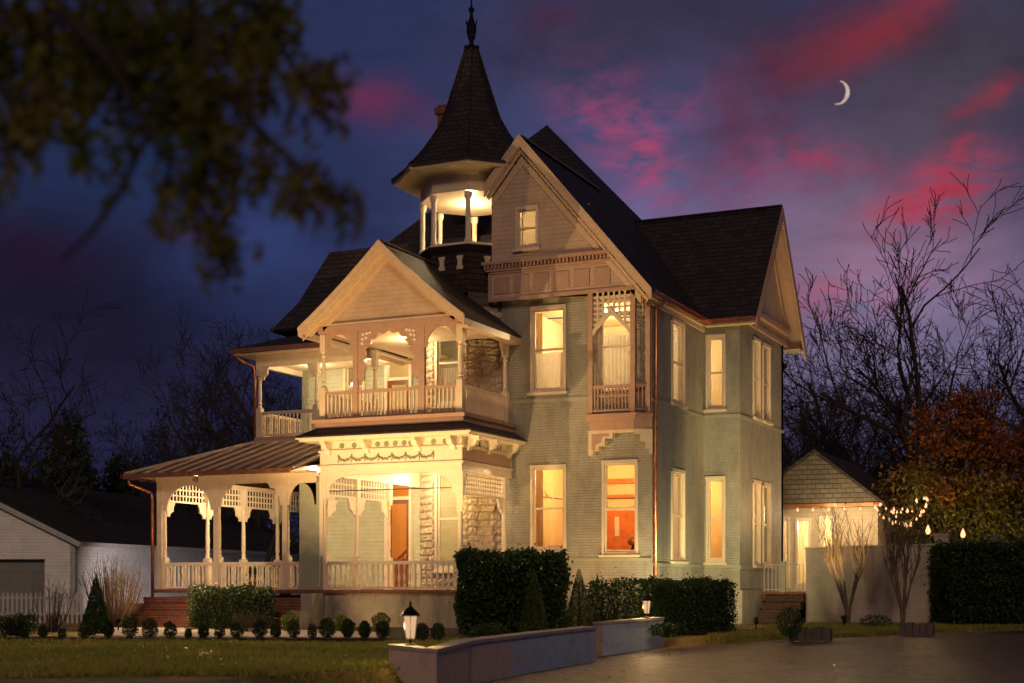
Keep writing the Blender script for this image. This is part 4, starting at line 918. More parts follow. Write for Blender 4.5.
# railings
def balmesh(name, h, r, m, flat=False):
    if flat: return MB().box((-.022, -.022, 0), (.022, .022, h)).mesh(name, m)
    k = h/.6; return MB().lathe([(r*.9,0),(r*.9,.07*k),(r*.5,.09*k),(r*.6,.13*k),(r*1.25,.22*k),(r*.95,.30*k),(r*.5,.42*k),(r*.75,.46*k),(r*.5,.49*k),(r*.9,.52*k),(r*.9,.6*k)], (0,0,0), 8).mesh(name, m, True)
bal_low = balmesh('baluster', .60, .036, M['white']); bal_up = balmesh('baluster', .60, .03, M['trim'], True); bal_up2 = balmesh('baluster', .60, .028, M['trim'])
def railing(p0, p1, z, h, me, step, m, single=True):
    p0, p1 = Vector((*p0, 0)), Vector((*p1, 0)); L = (p1-p0).length; u = (p1-p0)/L
    b = MB(); b.bar(p0+Vector((0,0,z+h-.03)), p1+Vector((0,0,z+h-.03)), .09, .06); b.bar(p0+Vector((0,0,z+h-.075)), p1+Vector((0,0,z+h-.075)), .05, .03); b.bar(p0+Vector((0,0,z+.06)), p1+Vector((0,0,z+.06)), .06, .05)
    b.bar(p0+Vector((0,0,z+.03)), p0+Vector((0,0,z+h-.05)), .05, .05, up=(1,0,0)); b.bar(p1+Vector((0,0,z+.03)), p1+Vector((0,0,z+h-.05)), .05, .05, up=(1,0,0)); n = int(L/step); bz = z+.085; sc = (h-.175)/.6
    pos = [p0+u*(L*(i+.5)/n)+Vector((0,0,bz)) for i in range(n)]
    if not single:
        for q in pos: b.box((q.x-.02, q.y-.02, bz), (q.x+.02, q.y+.02, bz+.6*sc))
    r_ = b.build('railing', m, house)
    if single:
        for q in pos: inst(me, 'baluster', q, r_, sc=(1, 1, sc))
    return r_
railing((PX0+.2, PY+.1), (PX1-.2, PY+.1), FL1, .80, bal_low, .165, M['white'])
railing((-14.2, PY+.12), (-12.45, PY+.12), FL1, .80, bal_low, .165, M['white'])
railing((-12.2, PY+.12), (-10.05, PY+.12), FL1, .80, bal_low, .165, M['white'])
railing((-9.85, PY+.12), (-9.5, PY+.12), FL1, .80, bal_low, .16, M['white'])
railing((-14.3, PY+.2), (-14.3, 4.7), FL1, .80, bal_low, .17, M['white'], False)
railing((PX1-.1, PY+.2), (PX1-.1, -.4), FL1, .80, bal_low, .17, M['white'], False)
railing((PX0+.15, PY+.08), (-7.7, PY+.08), 5.86, .80, bal_up, .12, M['rose'])
railing((-7.55, PY+.08), (-5.62, PY+.08), 5.86, .80, bal_up, .12, M['rose'])
railing((-5.44, PY+.08), (PX1-.15, PY+.08), 5.86, .80, bal_up, .12, M['rose'])
railing((PX1-.08, PY+.16), (PX1-.08, -.36), 5.86, .80, bal_up, .11, M['trim'], False)
railing((PX0+.08, PY+.16), (PX0+.08, -.36), 5.86, .80, bal_up, .13, M['trim'], False)
railing((-12.97, .05), (-11.03, .05), 5.86, .80, bal_up2, .13, M['trim']); railing((-10.87, .05), (-8.9, .05), 5.86, .80, bal_up2, .14, M['trim'], False); railing((-13.05, .12), (-13.05, 4.4), 5.86, .80, bal_up2, .13, M['trim'], False)
# brick steps
def steps(name, x0, x1, y0, n, rise, run, wid=0):
    b = MB()
    for i in range(n):
        zt = 1.0-rise*(i+1)+rise*.0; b.box((x0-wid*(i+1), y0-run*(i+1), max(0, 0)), (x1, y0-run*i-.0, zt))
    b2 = MB()
    for i in range(n): zt = 1.0-rise*(i+1); b2.box((x0-wid*(i+1)-.02, y0-run*(i+1)-.02, zt+.001), (x1+.01, y0-run*i-.02, zt+.035))
    o = b.build(name, M['red'], house); b2.build('tread', M['red'], o); return o
steps('front_steps', -14.45, -11.8, PY-.02, 5, .185, .34, .22)
steps('front_steps', -10.1, -8.95, PY-.02, 5, .185, .34)
MB().box((-8.95, PY-1.3, 0), (-8.6, PY-.02, .5)).box((-8.95, PY-.7, .5), (-8.6, PY-.02, .98)).build('step_cheek', M['base'], house)
# fixtures
def ceilinglamp(x, y, z, e, dz=.34):
    f = MB().lathe([(.13,0),(.13,-.03),(.10,-.04)], (x,y,z), 12).build('ceiling_lamp', M['bronze'], house)
    MB().lathe([(.10,-.04),(.09,-.07),(.05,-.09),(.003,-.095)], (x, y, z), 12).build('lamp_globe', M['lglass'], f, smooth=True); point((x, y, z-dz), e, WHITE, .1)
ceilinglamp(-6.5, -1.9, 4.95, 170, .55); ceilinglamp(-12.6, -1.4, 4.62, 200, .45); ceilinglamp(-10.4, -1.0, 4.62, 170, .45); ceilinglamp(-7.9, 1.2, 4.95, 110, .6)
ceilinglamp(-6.9, -1.4, 8.31, 85); ceilinglamp(-9.6, 1.0, 8.24, 70); ceilinglamp(-11.8, 1.2, 8.24, 70); ceilinglamp(-5.985, .81, 12.94, 130, .5)
octcyl(MB(), [(TR-.05, 12.95), (TR-.05, 12.99)]).build('turret_ceiling', M['white'], house)
# added fill lamps under the eaves, made up to brighten lawn and driveway
def fillflood(loc, to, e, ang=95):
    loc = Vector(loc); d = (Vector(to)-loc).normalized(); b = MB(); b.tube([loc-d*.10, loc+d*.06], [.05, .09], 10); b.tube([loc-d*.08, loc+Vector((0,0,.12))], .015, 5)
    b.build('added_fill_flood', M['bronze'], house); spot(tuple(loc+d*.10), to, e, (1, .62, .32), ang, .8, .08)
fillflood((-12.6, PY-.6, 4.28), (-7.5, -15.5, 0), 2300, 110); fillflood((.12, -.55, 8.95), (2.2, -12, 0), 1150, 80)
# room lights
AMB = (1.0, .64, .32)
point((-2.4, 2.4, 4.6), 300, AMB); point((-2.4, 2.2, 8.8), 330, WHITE); point((-1.2, 6.4, 4.4), 210, AMB); point((-1.2, 6.4, 8.6), 120, WHITE)
point((-9.4, 4.2, 4.5), 300, (1, .42, .13)); point((-9.4, 4.2, 8.6), 240, WHITE); point((-6, .9, 3.9), 130, (1, .5, .17)); point((-6, .9, 8.4), 60, WHITE)

# ================================================================== ANNEX, PATIO, GARDEN WALL
AX0, AX1, AY = -.9, 3.82, 13.0
ann = thing('garden_pavilion', 'cream single storey annex with fish-scale shingle gable and glass doors behind the main house', 'annex', ((AX0+AX1)/2, AY+2, 0))
ops = [(2.75-2.0, 3.15-2.0, 1.1, 3.4)]
wall('wall', (AX0, AY), (AX1, AY), 0, 4.05, .2, [(1.30, 1.62, 1.15, 3.62), (1.82, 2.38, .98, 3.58), (2.68, 3.22, 1.5, 3.62)], mat('cream_annex_paint', (.55, .45, .31), .6, kind='siding'), ann)
for (a, c, z0, z1) in ((1.30, 1.62, 1.15, 3.62), (2.68, 3.22, 1.5, 3.62)): window((AX0+(a+c)/2, AY), 0, c-a, z0, z1, shade=.0, parent=ann, fm=M['white'])
b = MB(); x0 = AX0+1.82; b.box((x0, AY-.04, .98), (x0+.09, AY+.1, 3.58)).box((x0+.47, AY-.04, .98), (x0+.56, AY+.1, 3.58)).box((x0+.09, AY-.03, 3.47), (x0+.47, AY+.1, 3.58)).box((x0+.09, AY-.03, .98), (x0+.47, AY+.1, 1.25)).box((x0+.27, AY-.01, 1.25), (x0+.29, AY+.03, 3.47))
dd = b.build('glass_door', M['white'], ann); MB().box((x0+.09, AY+.04, 1.25), (x0+.47, AY+.045, 3.47)).build('pane', M['glass'], dd)
MB().box((x0+.42, AY-.08, 2.0), (x0+.45, AY-.04, 2.14)).build('door_handle', M['bronze'], dd)
MB().box((AX0, AY+3, 1), (AX1, AY+3.1, 4.0)).box((AX1-.2, AY+.2, 0), (AX1, AY+6, 4.05)).box((AX0, AY+.2, 4.0), (AX1-.2, AY+6, 4.04)).build('wall', M['incream'], ann)
b = MB(); rx = 1.66; rz = 6.0; slab(b, [(AX1+.35, AY-.5, 4.02), (rx, AY-.35, rz), (rx, AY+7, rz), (AX1+.35, AY+7, 4.02)], .1); slab(b, [(AX0-.2, AY-.5, 4.05), (rx, AY-.35, rz), (rx, AY+7, rz), (AX0-.2, AY+7, 4.05)], .1)
b.build('roof', M['barnroof'], ann)
MB().prism([(AX0-.1, 4.06), (AX1+.16, 4.06), (rx, rz-.15)], (0, AY-.32, 0), (1,0,0), (0,.1,0)).build('gable_wall', M['fish'], ann)
MB().box((AX0-.2, AY-.40, 3.94), (AX1+.32, AY-.325, 4.06)).build('gutter', M['copper'], ann)
point((1.6, AY+1.6, 3.4), 330, WHITE)


# raised patio with steps and iron railing
pat = tag(recenter(MB().box((1.26, 7.3, 0), (2.54, 8.3, .9)).box((1.26, 8.3, 0), (6.2, AY-.02, .9)).box((1.24, 7.22, .9), (2.54, 8.3, .97)).box((1.24, 8.3, .9), (6.2, AY-.02, .97)).build('patio', M['red']), (3.5, 10, 0)), 'raised brick patio slab between the house wing and the annex doors', 'patio')
stp_ = MB()
for i in range(4): stp_.box((1.4, 5.75+.38*i, 0), (2.62, 7.21, .22*(i+1)))
tag(recenter(stp_.build('brick_steps', M['darkred']), (2.1, 6.4, 0)), 'dark brick steps leading up to the patio beside the house wing', 'steps')
b = MB(); b.bar((1.24, 7.32, 1.85), (2.55, 7.32, 1.85), .035, .03); b.bar((1.24, 7.32, 1.06), (2.55, 7.32, 1.06), .03, .03)
fr_ = thing('iron_railing', 'thin black iron railing in front of the annex glass door', 'railing', (1.9, 7.32, .97)); b.build('rail', M['fence'], fr_)
bm_ = MB().box((-.011, -.011, 0), (.011, .011, .86)).mesh('baluster', M['fence'])
for i in range(11): inst(bm_, 'baluster', (1.27+i*.125, 7.32, .98), fr_)
MB().box((1.62+.2, 7.26, .97), (1.76+.2, 7.38, 1.9)).box((1.60+.2, 7.24, 1.9), (1.78+.2, 7.40, 1.95)).build('green_newel', M['sageflat'], fr_)

gw = thing('garden_wall', 'tall taupe painted brick garden wall behind the two crape myrtles', 'wall', (4.6, 7.9, 0))
MB().prism([(0, 0), (3.95, 0), (3.95, 2.42), (0, 2.33)], (2.56, 7.5, 0), Vector((1, .10, 0)), (-.02,.24,0)).build('brick_panel', M['gwall'], gw)
MB().prism([(-.03, 2.331), (3.95, 2.421), (3.95, 2.49), (-.03, 2.40)], (2.56, 7.46, 0), Vector((1, .10, 0)), (-.03,.32,0)).build('coping', M['gwall'], gw)
MB().box((6.49, 7.72, 0), (6.9, 8.16, 2.7)).box((6.46, 7.69, 2.7), (6.93, 8.19, 2.78)).build('end_pillar', M['gwall'], gw)

# ================================================================== RETAINING WALLS AND LANTERNS
M['rwall'] = None
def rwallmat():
    m = bpy.data.materials.new('tan_blue_retaining_wall'); m.use_nodes = True; t = NT(m.node_tree)
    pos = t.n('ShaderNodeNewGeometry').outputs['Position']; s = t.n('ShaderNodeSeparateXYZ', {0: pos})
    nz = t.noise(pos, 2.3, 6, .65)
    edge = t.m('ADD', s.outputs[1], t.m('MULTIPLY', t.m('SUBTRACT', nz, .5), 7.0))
    f = t.n('ShaderNodeMapRange', {0: edge, 1: -14.3, 2: -13.9}).outputs[0]  # blue tone on the road-side faces past a noisy edge along the wall
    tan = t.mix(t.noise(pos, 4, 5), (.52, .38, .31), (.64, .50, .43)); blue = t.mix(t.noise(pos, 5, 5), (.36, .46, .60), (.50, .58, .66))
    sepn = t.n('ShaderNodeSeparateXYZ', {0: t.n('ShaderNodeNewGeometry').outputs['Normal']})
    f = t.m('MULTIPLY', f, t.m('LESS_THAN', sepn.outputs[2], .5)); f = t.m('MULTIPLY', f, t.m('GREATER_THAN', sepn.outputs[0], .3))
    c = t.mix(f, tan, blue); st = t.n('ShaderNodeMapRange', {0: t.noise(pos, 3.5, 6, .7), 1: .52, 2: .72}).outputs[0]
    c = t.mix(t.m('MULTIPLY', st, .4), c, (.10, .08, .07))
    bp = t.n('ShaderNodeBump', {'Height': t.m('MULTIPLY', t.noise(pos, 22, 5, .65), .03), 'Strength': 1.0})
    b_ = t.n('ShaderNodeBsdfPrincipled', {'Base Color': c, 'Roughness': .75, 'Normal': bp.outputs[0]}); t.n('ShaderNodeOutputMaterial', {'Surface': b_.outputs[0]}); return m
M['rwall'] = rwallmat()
def rwall(name, pts, label, hts, cap=.06):
    root = thing(name, label, 'retaining wall', (pts[0][0], pts[0][1], 0)); b = MB(); c = MB(); th = .30
    P = [Vector((*p, 0)) for p in pts]; N = []
    for i, p in enumerate(P):
        d = Vector((0,0,0))
        if i > 0: d += (p-P[i-1]).normalized()
        if i < len(P)-1: d += (P[i+1]-p).normalized()
        d.normalize(); N.append(Vector((-d.y, d.x, 0)) * (1/max(.6, abs(d.dot((P[min(i+1, len(P)-1)]-P[max(i, 0)] if i < len(P)-1 else P[i]-P[i-1]).normalized()))))*th)
    for (bb, z0, z1, o) in ((b, None, 0, 0), (c, 0, cap, .035)):
        vs = []
        for p, n_, h in zip(P, N, hts):
            lo = -.9 if z0 is None else h; hi = h if z0 is None else h+cap; q = n_.normalized()*o
            vs += [p-q+Vector((0,0,lo)), p+n_+q+Vector((0,0,lo)), p+n_+q+Vector((0,0,hi)), p-q+Vector((0,0,hi))]
        k = len(P); fs = [(0,1,2,3), (4*k-1,4*k-2,4*k-3,4*k-4)] + [(4*i+j, 4*i+4+j, 4*i+4+(j+1) % 4, 4*i+(j+1) % 4) for i in range(k-1) for j in range(4)]
        bb.add(vs, fs)
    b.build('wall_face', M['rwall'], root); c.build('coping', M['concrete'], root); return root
rwall('retaining_wall', [(2.36,-19.0), (3.36,-19.36), (2.42,-16.3), (2.02,-12.5), (1.78,-8.87)], 'long low wall, tan in front and blue behind, along the driveway', [.30, .26, .26, .27, .28])
rwall('retaining_wall', [(1.0,-7.0), (1.30,-7.22), (1.62,-6.2), (2.05,-5.1)], 'short low wall carrying a lantern in front of the clipped hedge', [.32, .33, .36, .40])
def lantern(x, y, z, h, label, group, e, post=0.12, sc=1.0):
    root = thing('garden_lantern', label, 'lantern', (x, y, z), group)
    s = h/.5; b = MB(); c = (0, 0, 0); z_ = z; X_, Y_ = x, y; x = y = z = 0
    b.lathe([(.07*s,0),(.07*s,.02*s),(.02*s,.04*s),(.02*s,post),(.055*s,post+.01)], c, 8)
    z1 = post+.01; hb = h*.55
    for k in range(6):
        a = k*math.pi/3; b.tube([(x+.062*s*math.cos(a), y+.062*s*math.sin(a), z+z1), (x+.095*s*math.cos(a), y+.095*s*math.sin(a), z+z1+hb)], .006*s, 4)
    b.lathe([(.14*s, z1+hb),(.10*s, z1+hb+.05*s),(.04*s, z1+hb+.10*s),(.015*s, z1+hb+.12*s),(.02*s, z1+hb+.15*s),(.004, z1+hb+.19*s)], c, 6)
    b.build('lantern_frame', M['bronze'], root, local=True)
    MB().lathe([(.058*s, z1+.01),(.09*s, z1+hb)], c, 6, cap=False).build('glass_panes', M['lglass'], root, local=True)
    MB().sphere((0, 0, z1+hb*.45), .03*s, 8, 6, 1.5).build('bulb', M['bulb'], root, local=True, smooth=True)
    for k in range(3): a = k*2.094+1; point((X_+.16*s*math.cos(a), Y_+.16*s*math.sin(a), z_+z1+hb*.5), e/3, WARM, .03*s)
lx = W(404, 22.0)
lantern(2.72, -18.98, .34, .62, 'small bronze lantern on the near end of the long tan and blue wall', None, 34, .10)
lantern(1.80, -5.62, .44, .55, 'small bronze lantern on the short wall amid the hedge leaves', None, 34, .10)

# small path blocks / shrub on the right strip
def block(px, d, w_, label):
    p = W(px, d); b = MB(); b.lathe([(.01,0),(w_*.55,0),(w_*.56,.10),(w_*.52,.2),(w_*.4,.23),(.01,.235)], (p.x, p.y, hground(p.x, p.y)-.03), 8)
    o = b.build('stone_block', M['concrete']); o.data.transform(Matrix.Identity(4)); recenter(o, (p.x, p.y, 0)); return tag(o, label, 'stone')
for px, d, w_, lb in ((811, 33.2, .95, 'rough grey stone edging block right of the small sparse shrub'), (917, 36.6, .85, 'rough grey stone edging block under the right crape myrtle')):
    p = W(px, d); z = -.06; b = MB()
    n = 0
    for i in range(5): x = p.x-w_/2+i*w_/5; b.box((x, p.y-.14-.02*(i % 2), z), (x+w_/5-.012, p.y+.14, z+.30+.03*math.sin(i*2.3+px)))
    tag(recenter(b.build('stone_block', M['darkstone']), (p.x, p.y, z)), lb, 'stone')

# ================================================================== VEGETATION
def boxpts(n, a, c, shell=.16, holes=0):
    a, c = np.array(a), np.array(c); out = []
    p = a+(c-a)*rng.random((n*4, 3)); d = np.minimum(p-a, c-p); d[:, 2] = c[2]-p[:, 2]
    dm = d.min(1); keep = rng.random(len(p)) < np.exp(-dm/shell); p = p[keep][:n]; p += rng.normal(size=p.shape)*(.03+.05*(rng.random((len(p),1)) < .12)); 
    p[:,2] += np.sin(p[:,0]*5)*.035+np.sin(p[:,1]*4.3+1)*.03+np.sin(p[:,0]*13+2)*.02; p[:,1] += np.sin(p[:,2]*4+p[:,0]*3)*.05*(shell > .2); p[:,0] += np.sin(p[:,2]*5+1)*.045*(shell > .2); return p
def rotpts(p, c, ang):
    ca, sa = math.cos(ang), math.sin(ang); q = p.copy(); q[:,0] = c[0]+p[:,0]*ca-p[:,1]*sa; q[:,1] = c[1]+p[:,0]*sa+p[:,1]*ca; return q
def plant(name, label, cat, loc, group=None): return thing(name, label, cat, loc, group)
def twigs(b, base, tips, r=.012):
    base = Vector(base)
    for t in tips: t = Vector(t); m_ = base.lerp(t, .5)+Vector((random.uniform(-.06,.06), random.uniform(-.06,.06), 0)); b.tube([base, m_, t], [r, r*.7, r*.3], 4)
def hedge(label, c, ang, L, D, h, n, m, size, name='hedge', shell=.16, z0=0.0, core=True):
    root = plant(name, label, 'hedge', (c[0], c[1], z0)); p = boxpts(n, (-L/2, -D/2, .08), (L/2, D/2, h), shell)
    lobj('foliage', leafmesh('foliage', rotpts(p, (0,0), ang), size, m), root)
    b = MB()
    for k in range(int(L*3)):
        x = -L/2+.2+(L-.4)*random.random(); tips = [(x+random.uniform(-.4,.4), random.uniform(-D/2+.1, D/2-.1), random.uniform(.5, h-.1)) for _ in range(7)]; twigs(b, (x, 0, 0), tips, .02)
    q = np.array(b.v); q = rotpts(q, (0,0), ang); b.v = [tuple(v) for v in q]
    b.build('stems', M['bark'], root, local=True)
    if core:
        b = MB(); N_ = 10; g_ = .18 if shell < .2 else .34  # solid dark boxes added to block light showing through the leaves
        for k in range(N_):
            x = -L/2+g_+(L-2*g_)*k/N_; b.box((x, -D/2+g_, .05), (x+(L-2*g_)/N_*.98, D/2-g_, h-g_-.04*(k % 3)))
        q = rotpts(np.array(b.v), (0,0), ang); b.v = [tuple(v) for v in q]; b.build('dark_core_box', M['core'], root, local=True)
    return root
YA = YAW
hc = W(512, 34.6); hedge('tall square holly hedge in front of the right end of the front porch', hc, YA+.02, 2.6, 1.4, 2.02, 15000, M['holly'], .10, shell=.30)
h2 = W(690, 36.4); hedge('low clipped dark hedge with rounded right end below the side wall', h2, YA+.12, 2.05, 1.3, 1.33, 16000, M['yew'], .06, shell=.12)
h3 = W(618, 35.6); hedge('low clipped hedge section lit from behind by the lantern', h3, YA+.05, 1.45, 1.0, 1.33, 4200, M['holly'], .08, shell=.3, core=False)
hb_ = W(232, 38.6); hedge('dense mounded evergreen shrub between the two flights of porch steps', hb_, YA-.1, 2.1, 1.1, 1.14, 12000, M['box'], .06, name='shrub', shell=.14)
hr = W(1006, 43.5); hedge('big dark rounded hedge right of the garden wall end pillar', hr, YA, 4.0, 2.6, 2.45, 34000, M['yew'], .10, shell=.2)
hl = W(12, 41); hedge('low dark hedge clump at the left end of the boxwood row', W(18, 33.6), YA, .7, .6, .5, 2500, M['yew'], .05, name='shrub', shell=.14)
# cone topiaries
def conepts(n, r, h):
    z = h*(1-np.sqrt(rng.random(n))); rr = r*(1-z/h)**.85*(.9+.2*rng.random(n))*np.where(z < .15, .75+z*1.6, 1); a = rng.random(n)*6.283
    k = 1-np.abs(rng.normal(size=n))*.12; wv = 1+.08*np.sin(a*5+z*6); return np.stack([rr*k*wv*np.cos(a), rr*k*wv*np.sin(a), z+.03], 1)
for (px, d, h, r, lb) in ((534, 32.9, 1.58, .37, 'pointed cone conifer, the left of the two before the holly hedge'), (579, 33.7, 1.62, .40, 'pointed cone conifer, the right of the two, in the gap between hedges')):
    p = W(px, d); root = plant('cone_conifer', lb, 'shrub', p); lobj('foliage', leafmesh('foliage', conepts(9000, r, h), .045, M['cone'], .4), root)
    MB().tube([(0,0,0), (0,0,h*.8)], [.04, .01], 5).build('trunk', M['bark'], root, local=True)
p = W(96, 34.6); root = plant('conifer', 'small pointed dark conifer beside the bare tan shrub at the left', 'shrub', p); lobj('foliage', leafmesh('foliage', conepts(6000, .38, 1.42), .06, M['yew'], .4), root); MB().tube([(0,0,0),(0,0,1.1)],[.04,.01],5).build('trunk', M['bark'], root, local=True)
# row of little boxwoods
ordn = ['first','second','third','fourth','fifth','sixth','seventh','eighth','ninth','tenth','eleventh','twelfth','thirteenth','fourteenth','fifteenth','sixteenth','seventeenth','eighteenth','nineteenth','twentieth','twenty-first','twenty-second']
def ball(n, r, h):
    u = rng.normal(size=(n,3)); u /= np.linalg.norm(u, axis=1)[:,None]; k = (1-np.abs(rng.normal(size=n))*.22)[:,None]; p = u*k*np.array([r, r, h/2])+np.array([0,0,h/2+.02]); p[:,:2] *= (1+.10*np.sin(p[:,2:3]*18)); return p
bms = [leafmesh('foliage', ball(1300, .12+.02*i, .34+.05*i)*np.array([1+.2*(i==1), 1, 1]), .034, M['box']) for i in range(3)]
stem = MB(); twigs(stem, (0,0,0), [(.1*math.cos(a), .1*math.sin(a), .3) for a in range(6)], .012); stem = stem.mesh('stems', M['bark'])
pxs = [24, 45, 65, 83, 106, 129, 150, 169, 191, 206, 220, 239, 258, 277, 294, 311, 330, 347, 366, 384]
for i, px in enumerate(pxs):
    p = W(px+random.uniform(-3,3), 31.9+random.uniform(-.22,.22), .03); root = plant('boxwood', f'small clipped boxwood, {ordn[i]} from the left in the long low row', 'shrub', p, 'little boxwoods in a row along the path')
    s_ = random.choice((.72, .85, .95, 1.05, 1.2)); o = lobj('foliage', bms[(i*5+i//3) % 3], root); o.scale = (s_, s_, s_*random.uniform(.85, 1.15)); o.rotation_euler.z = i; lobj('stems', stem, root)
for px, d, h, lb in ((422, 30.5, .42, 'small boxwood right of the near lantern, behind the tan wall'), (438, 30.6, .5, 'small boxwood near the holly hedge corner, behind the tan wall')):
    p = W(px, d, .03); root = plant('boxwood', lb, 'shrub', p, 'little boxwoods in a row along the path'); lobj('foliage', bms[1], root); lobj('stems', stem, root)
limes = leafmesh('foliage', ball(700, .26, .6), .07, M['lime'])
for px, d, s_, lb in ((341, 35.9, .8, 'low yellow-green shrub at the foot of the stone porch base, left of the other'), (381, 35.6, .9, 'low yellow-green shrub at the foot of the stone porch base, behind the lantern'), (290, 36.2, .9, 'leggy lime shrub beside the right-hand brick steps')):
    p = W(px, d); root = plant('lime_shrub', lb, 'shrub', p); o = lobj('foliage', limes, root); o.scale = (s_,)*3; lobj('stems', stem, root)
# scrappy low plants in beds
for px, d, n, h, lb, mm in ((490, 31.9, 1400, .38, 'ragged low plants at the foot of the holly hedge', 'box'), (790, 32.6, 900, .75, 'small sparse shrub on the lawn edge before the brick steps', 'holly'), (668, 33.4, 1200, .35, 'ragged low plants right of the short lantern wall', 'yew'), (875, 41.2, 500, .35, 'tiny shrub at the foot of the garden wall between the myrtles', 'box')):
    p = W(px, d); root = plant('low_plant', lb, 'shrub', p); lobj('foliage', leafmesh('foliage', ball(n, .32 if h > .4 else .5, h), .055, M[mm]), root)
    b = MB(); twigs(b, (0,0,0), [(random.uniform(-.2,.2), random.uniform(-.2,.2), h*.8) for _ in range(9)], .01); b.build('stems', M['bark'], root, local=True)
# lily clump in hedge gap
# potted plant on the porch
p = (-11.3, PY+.35, FL1); root = thing('potted_plant', 'small leafy potted plant behind the rail of the left porch', 'plant', p)
MB().lathe([(.09,0),(.13,.22),(.14,.24),(.12,.24)], (0,0,0), 12).build('pot', M['red'], root, local=True); o = lobj('foliage', leafmesh('foliage', ball(300, .18, .45), .07, M['box']), root); o.location.z = .22
# bench on left porch
root = thing('porch_bench', 'low wooden table standing on the left porch behind the rail', 'table', (-12.3, 1.3, FL1))
MB().box((-.9, -.3, .70), (.9, .3, .76)).build('tabletop', M['wood'], root, local=True)
lg = MB().box((-.04,-.04,0),(.04,.04,.70)).mesh('leg', M['wood'])
for a in (-.8,.8):
    for c_ in (-.22,.22): inst(lg, 'leg', (a,c_,0), root, local=True)

# ---------------- bare trees
def branchtree(seed, h, spread=.5, r0=None, levels=5, lean=0, twig=.012, trunk_frac=.3, up=.35, kids=(3,4), n0=5):
    rr = random.Random(seed); tb, cb = MB(), MB(); r0 = r0 or h*.023
    def grow(p, d, L, r, lev):
        n = n0 if lev == 0 else 4; pts = [p]; rs = [r]; q = p.copy(); dd = d.copy(); 
        for i in range(n):
            dd = (dd + Vector((rr.gauss(0,.15), rr.gauss(0,.15), rr.gauss(0,.09)+(up*.14 if lev else .02)))).normalized(); q = q+dd*L/n; pts.append(q.copy()); rs.append(max(r*(1-.55*(i+1)/n), twig*.5))
        (tb if lev == 0 else cb).tube(pts, rs, 7 if lev == 0 else (5 if lev < 3 else 3))
        if lev >= levels: return
        k = rr.randint(*kids)+(2 if lev == 0 else 0)
        for j in range(k):
            t = (trunk_frac + (1-trunk_frac)*(j+.8)/k) if lev == 0 else (.25+.75*(j+rr.random())/k); t = min(t, 1); fi = t*n; i0 = min(int(fi), n-1); p2 = pts[i0].lerp(pts[i0+1], fi-i0)
            a = rr.uniform(0, 2*math.pi); base = (pts[min(i0+1, n)]-pts[i0]).normalized(); ax = base.cross(Vector((math.cos(a), math.sin(a), .3))).normalized()
            nd = (base + ax*rr.uniform(spread*.8, spread*1.7) + Vector((0,0,up*.5))).normalized()
            grow(p2, nd, L*rr.uniform(.48,.72)*(1 if lev else 1.0), rs[i0]*rr.uniform(.5,.68), lev+1)
    grow(Vector((0,0,-.1)), Vector((lean, 0, 1)).normalized(), h*.60, r0, 0)
    return tb, cb
protos = []
for i, kw in enumerate([dict(spread=.45, levels=5, up=.1), dict(spread=.7, levels=5, up=.1), dict(spread=.6, levels=5, up=.2), dict(spread=.75, levels=5, lean=.12)]):
    tb, cb = branchtree(40+i, 14, twig=.03, kids=(3,4), **kw); protos.append((tb.mesh('trunk', M['bark'], True), cb.mesh('crown', M['bark'])))
def baretree(px, d, h, k, label, rz=0, group=None):
    p = W(px, d, -.1); root = thing('bare_tree', label, 'tree', p, group, rz); s_ = h/14
    for nm, me in zip(('trunk', 'crown'), protos[k]): o = lobj(nm, me, root); o.scale = (s_,)*3
    return root
T = [(985, 58, 16.5, 0, 'tallest bare tree, standing behind the orange and green tree', 0.4), (905, 66, 14.5, 3, 'wide leaning bare tree over the annex side of the right wood', 2.0), (1030, 62, 14.5, 1, 'bare tree at the right edge of the wood', 1.0),
     (850, 80, 14, 1, 'bare tree directly behind the annex gable', 3.0), (808, 84, 15, 2, 'bare tree just right of the house wing', 4.1), (940, 88, 15, 2, 'far bare tree between the tallest and the leaning one', .9), (880, 95, 16, 0, 'far thin bare tree beyond the leaning one', 2.2), (1005, 90, 17, 3, 'far bare tree beyond the right edge hedge', 5.0), (830, 100, 15, 3, 'farthest bare tree behind the annex', 1.1),
     (20, 62, 11.5, 1, 'bare tree above the left end of the outbuilding', .5), (-25, 58, 12, 0, 'bare tree at the left edge beside the outbuilding', 2.5), (155, 88, 12.5, 2, 'slim bare tree left of centre behind the outbuilding', 1.5), (205, 92, 16, 3, 'taller spreading bare tree beyond the outbuilding roof', .2), (262, 82, 16.5, 1, 'bare tree rising left of the upper balcony roof', 3.3), (285, 74, 14, 2, 'bare tree seen between the upper balcony posts', 4.4), (300, 95, 18, 0, 'far bare tree whose top shows over the balcony roof', 5.2), (110, 96, 11, 0, 'far bare tree behind the dark evergreen', 1.9), (235, 100, 13, 0, 'far bare tree between the spreading one and the balcony', 2.8),
     (180, 75, 9.5, 1, 'short bushy bare tree behind the outbuilding ridge', 3.8), (250, 70, 8.5, 3, 'short bare tree left of the balcony corner post', 1.2), (800, 70, 9, 0, 'short bare tree beside the house wing corner', 2.9), (865, 68, 9.5, 2, 'short twiggy bare tree right of the annex gable', 5.5), (1040, 75, 12, 2, 'low bare tree at the far right behind the hedge', 2.1), (920, 74, 10, 1, 'short bare tree behind the orange crown', .3)]
for px, d, h, k, lb, rz in T: baretree(px, d, h, k, lb, rz, 'bare trees behind the house')
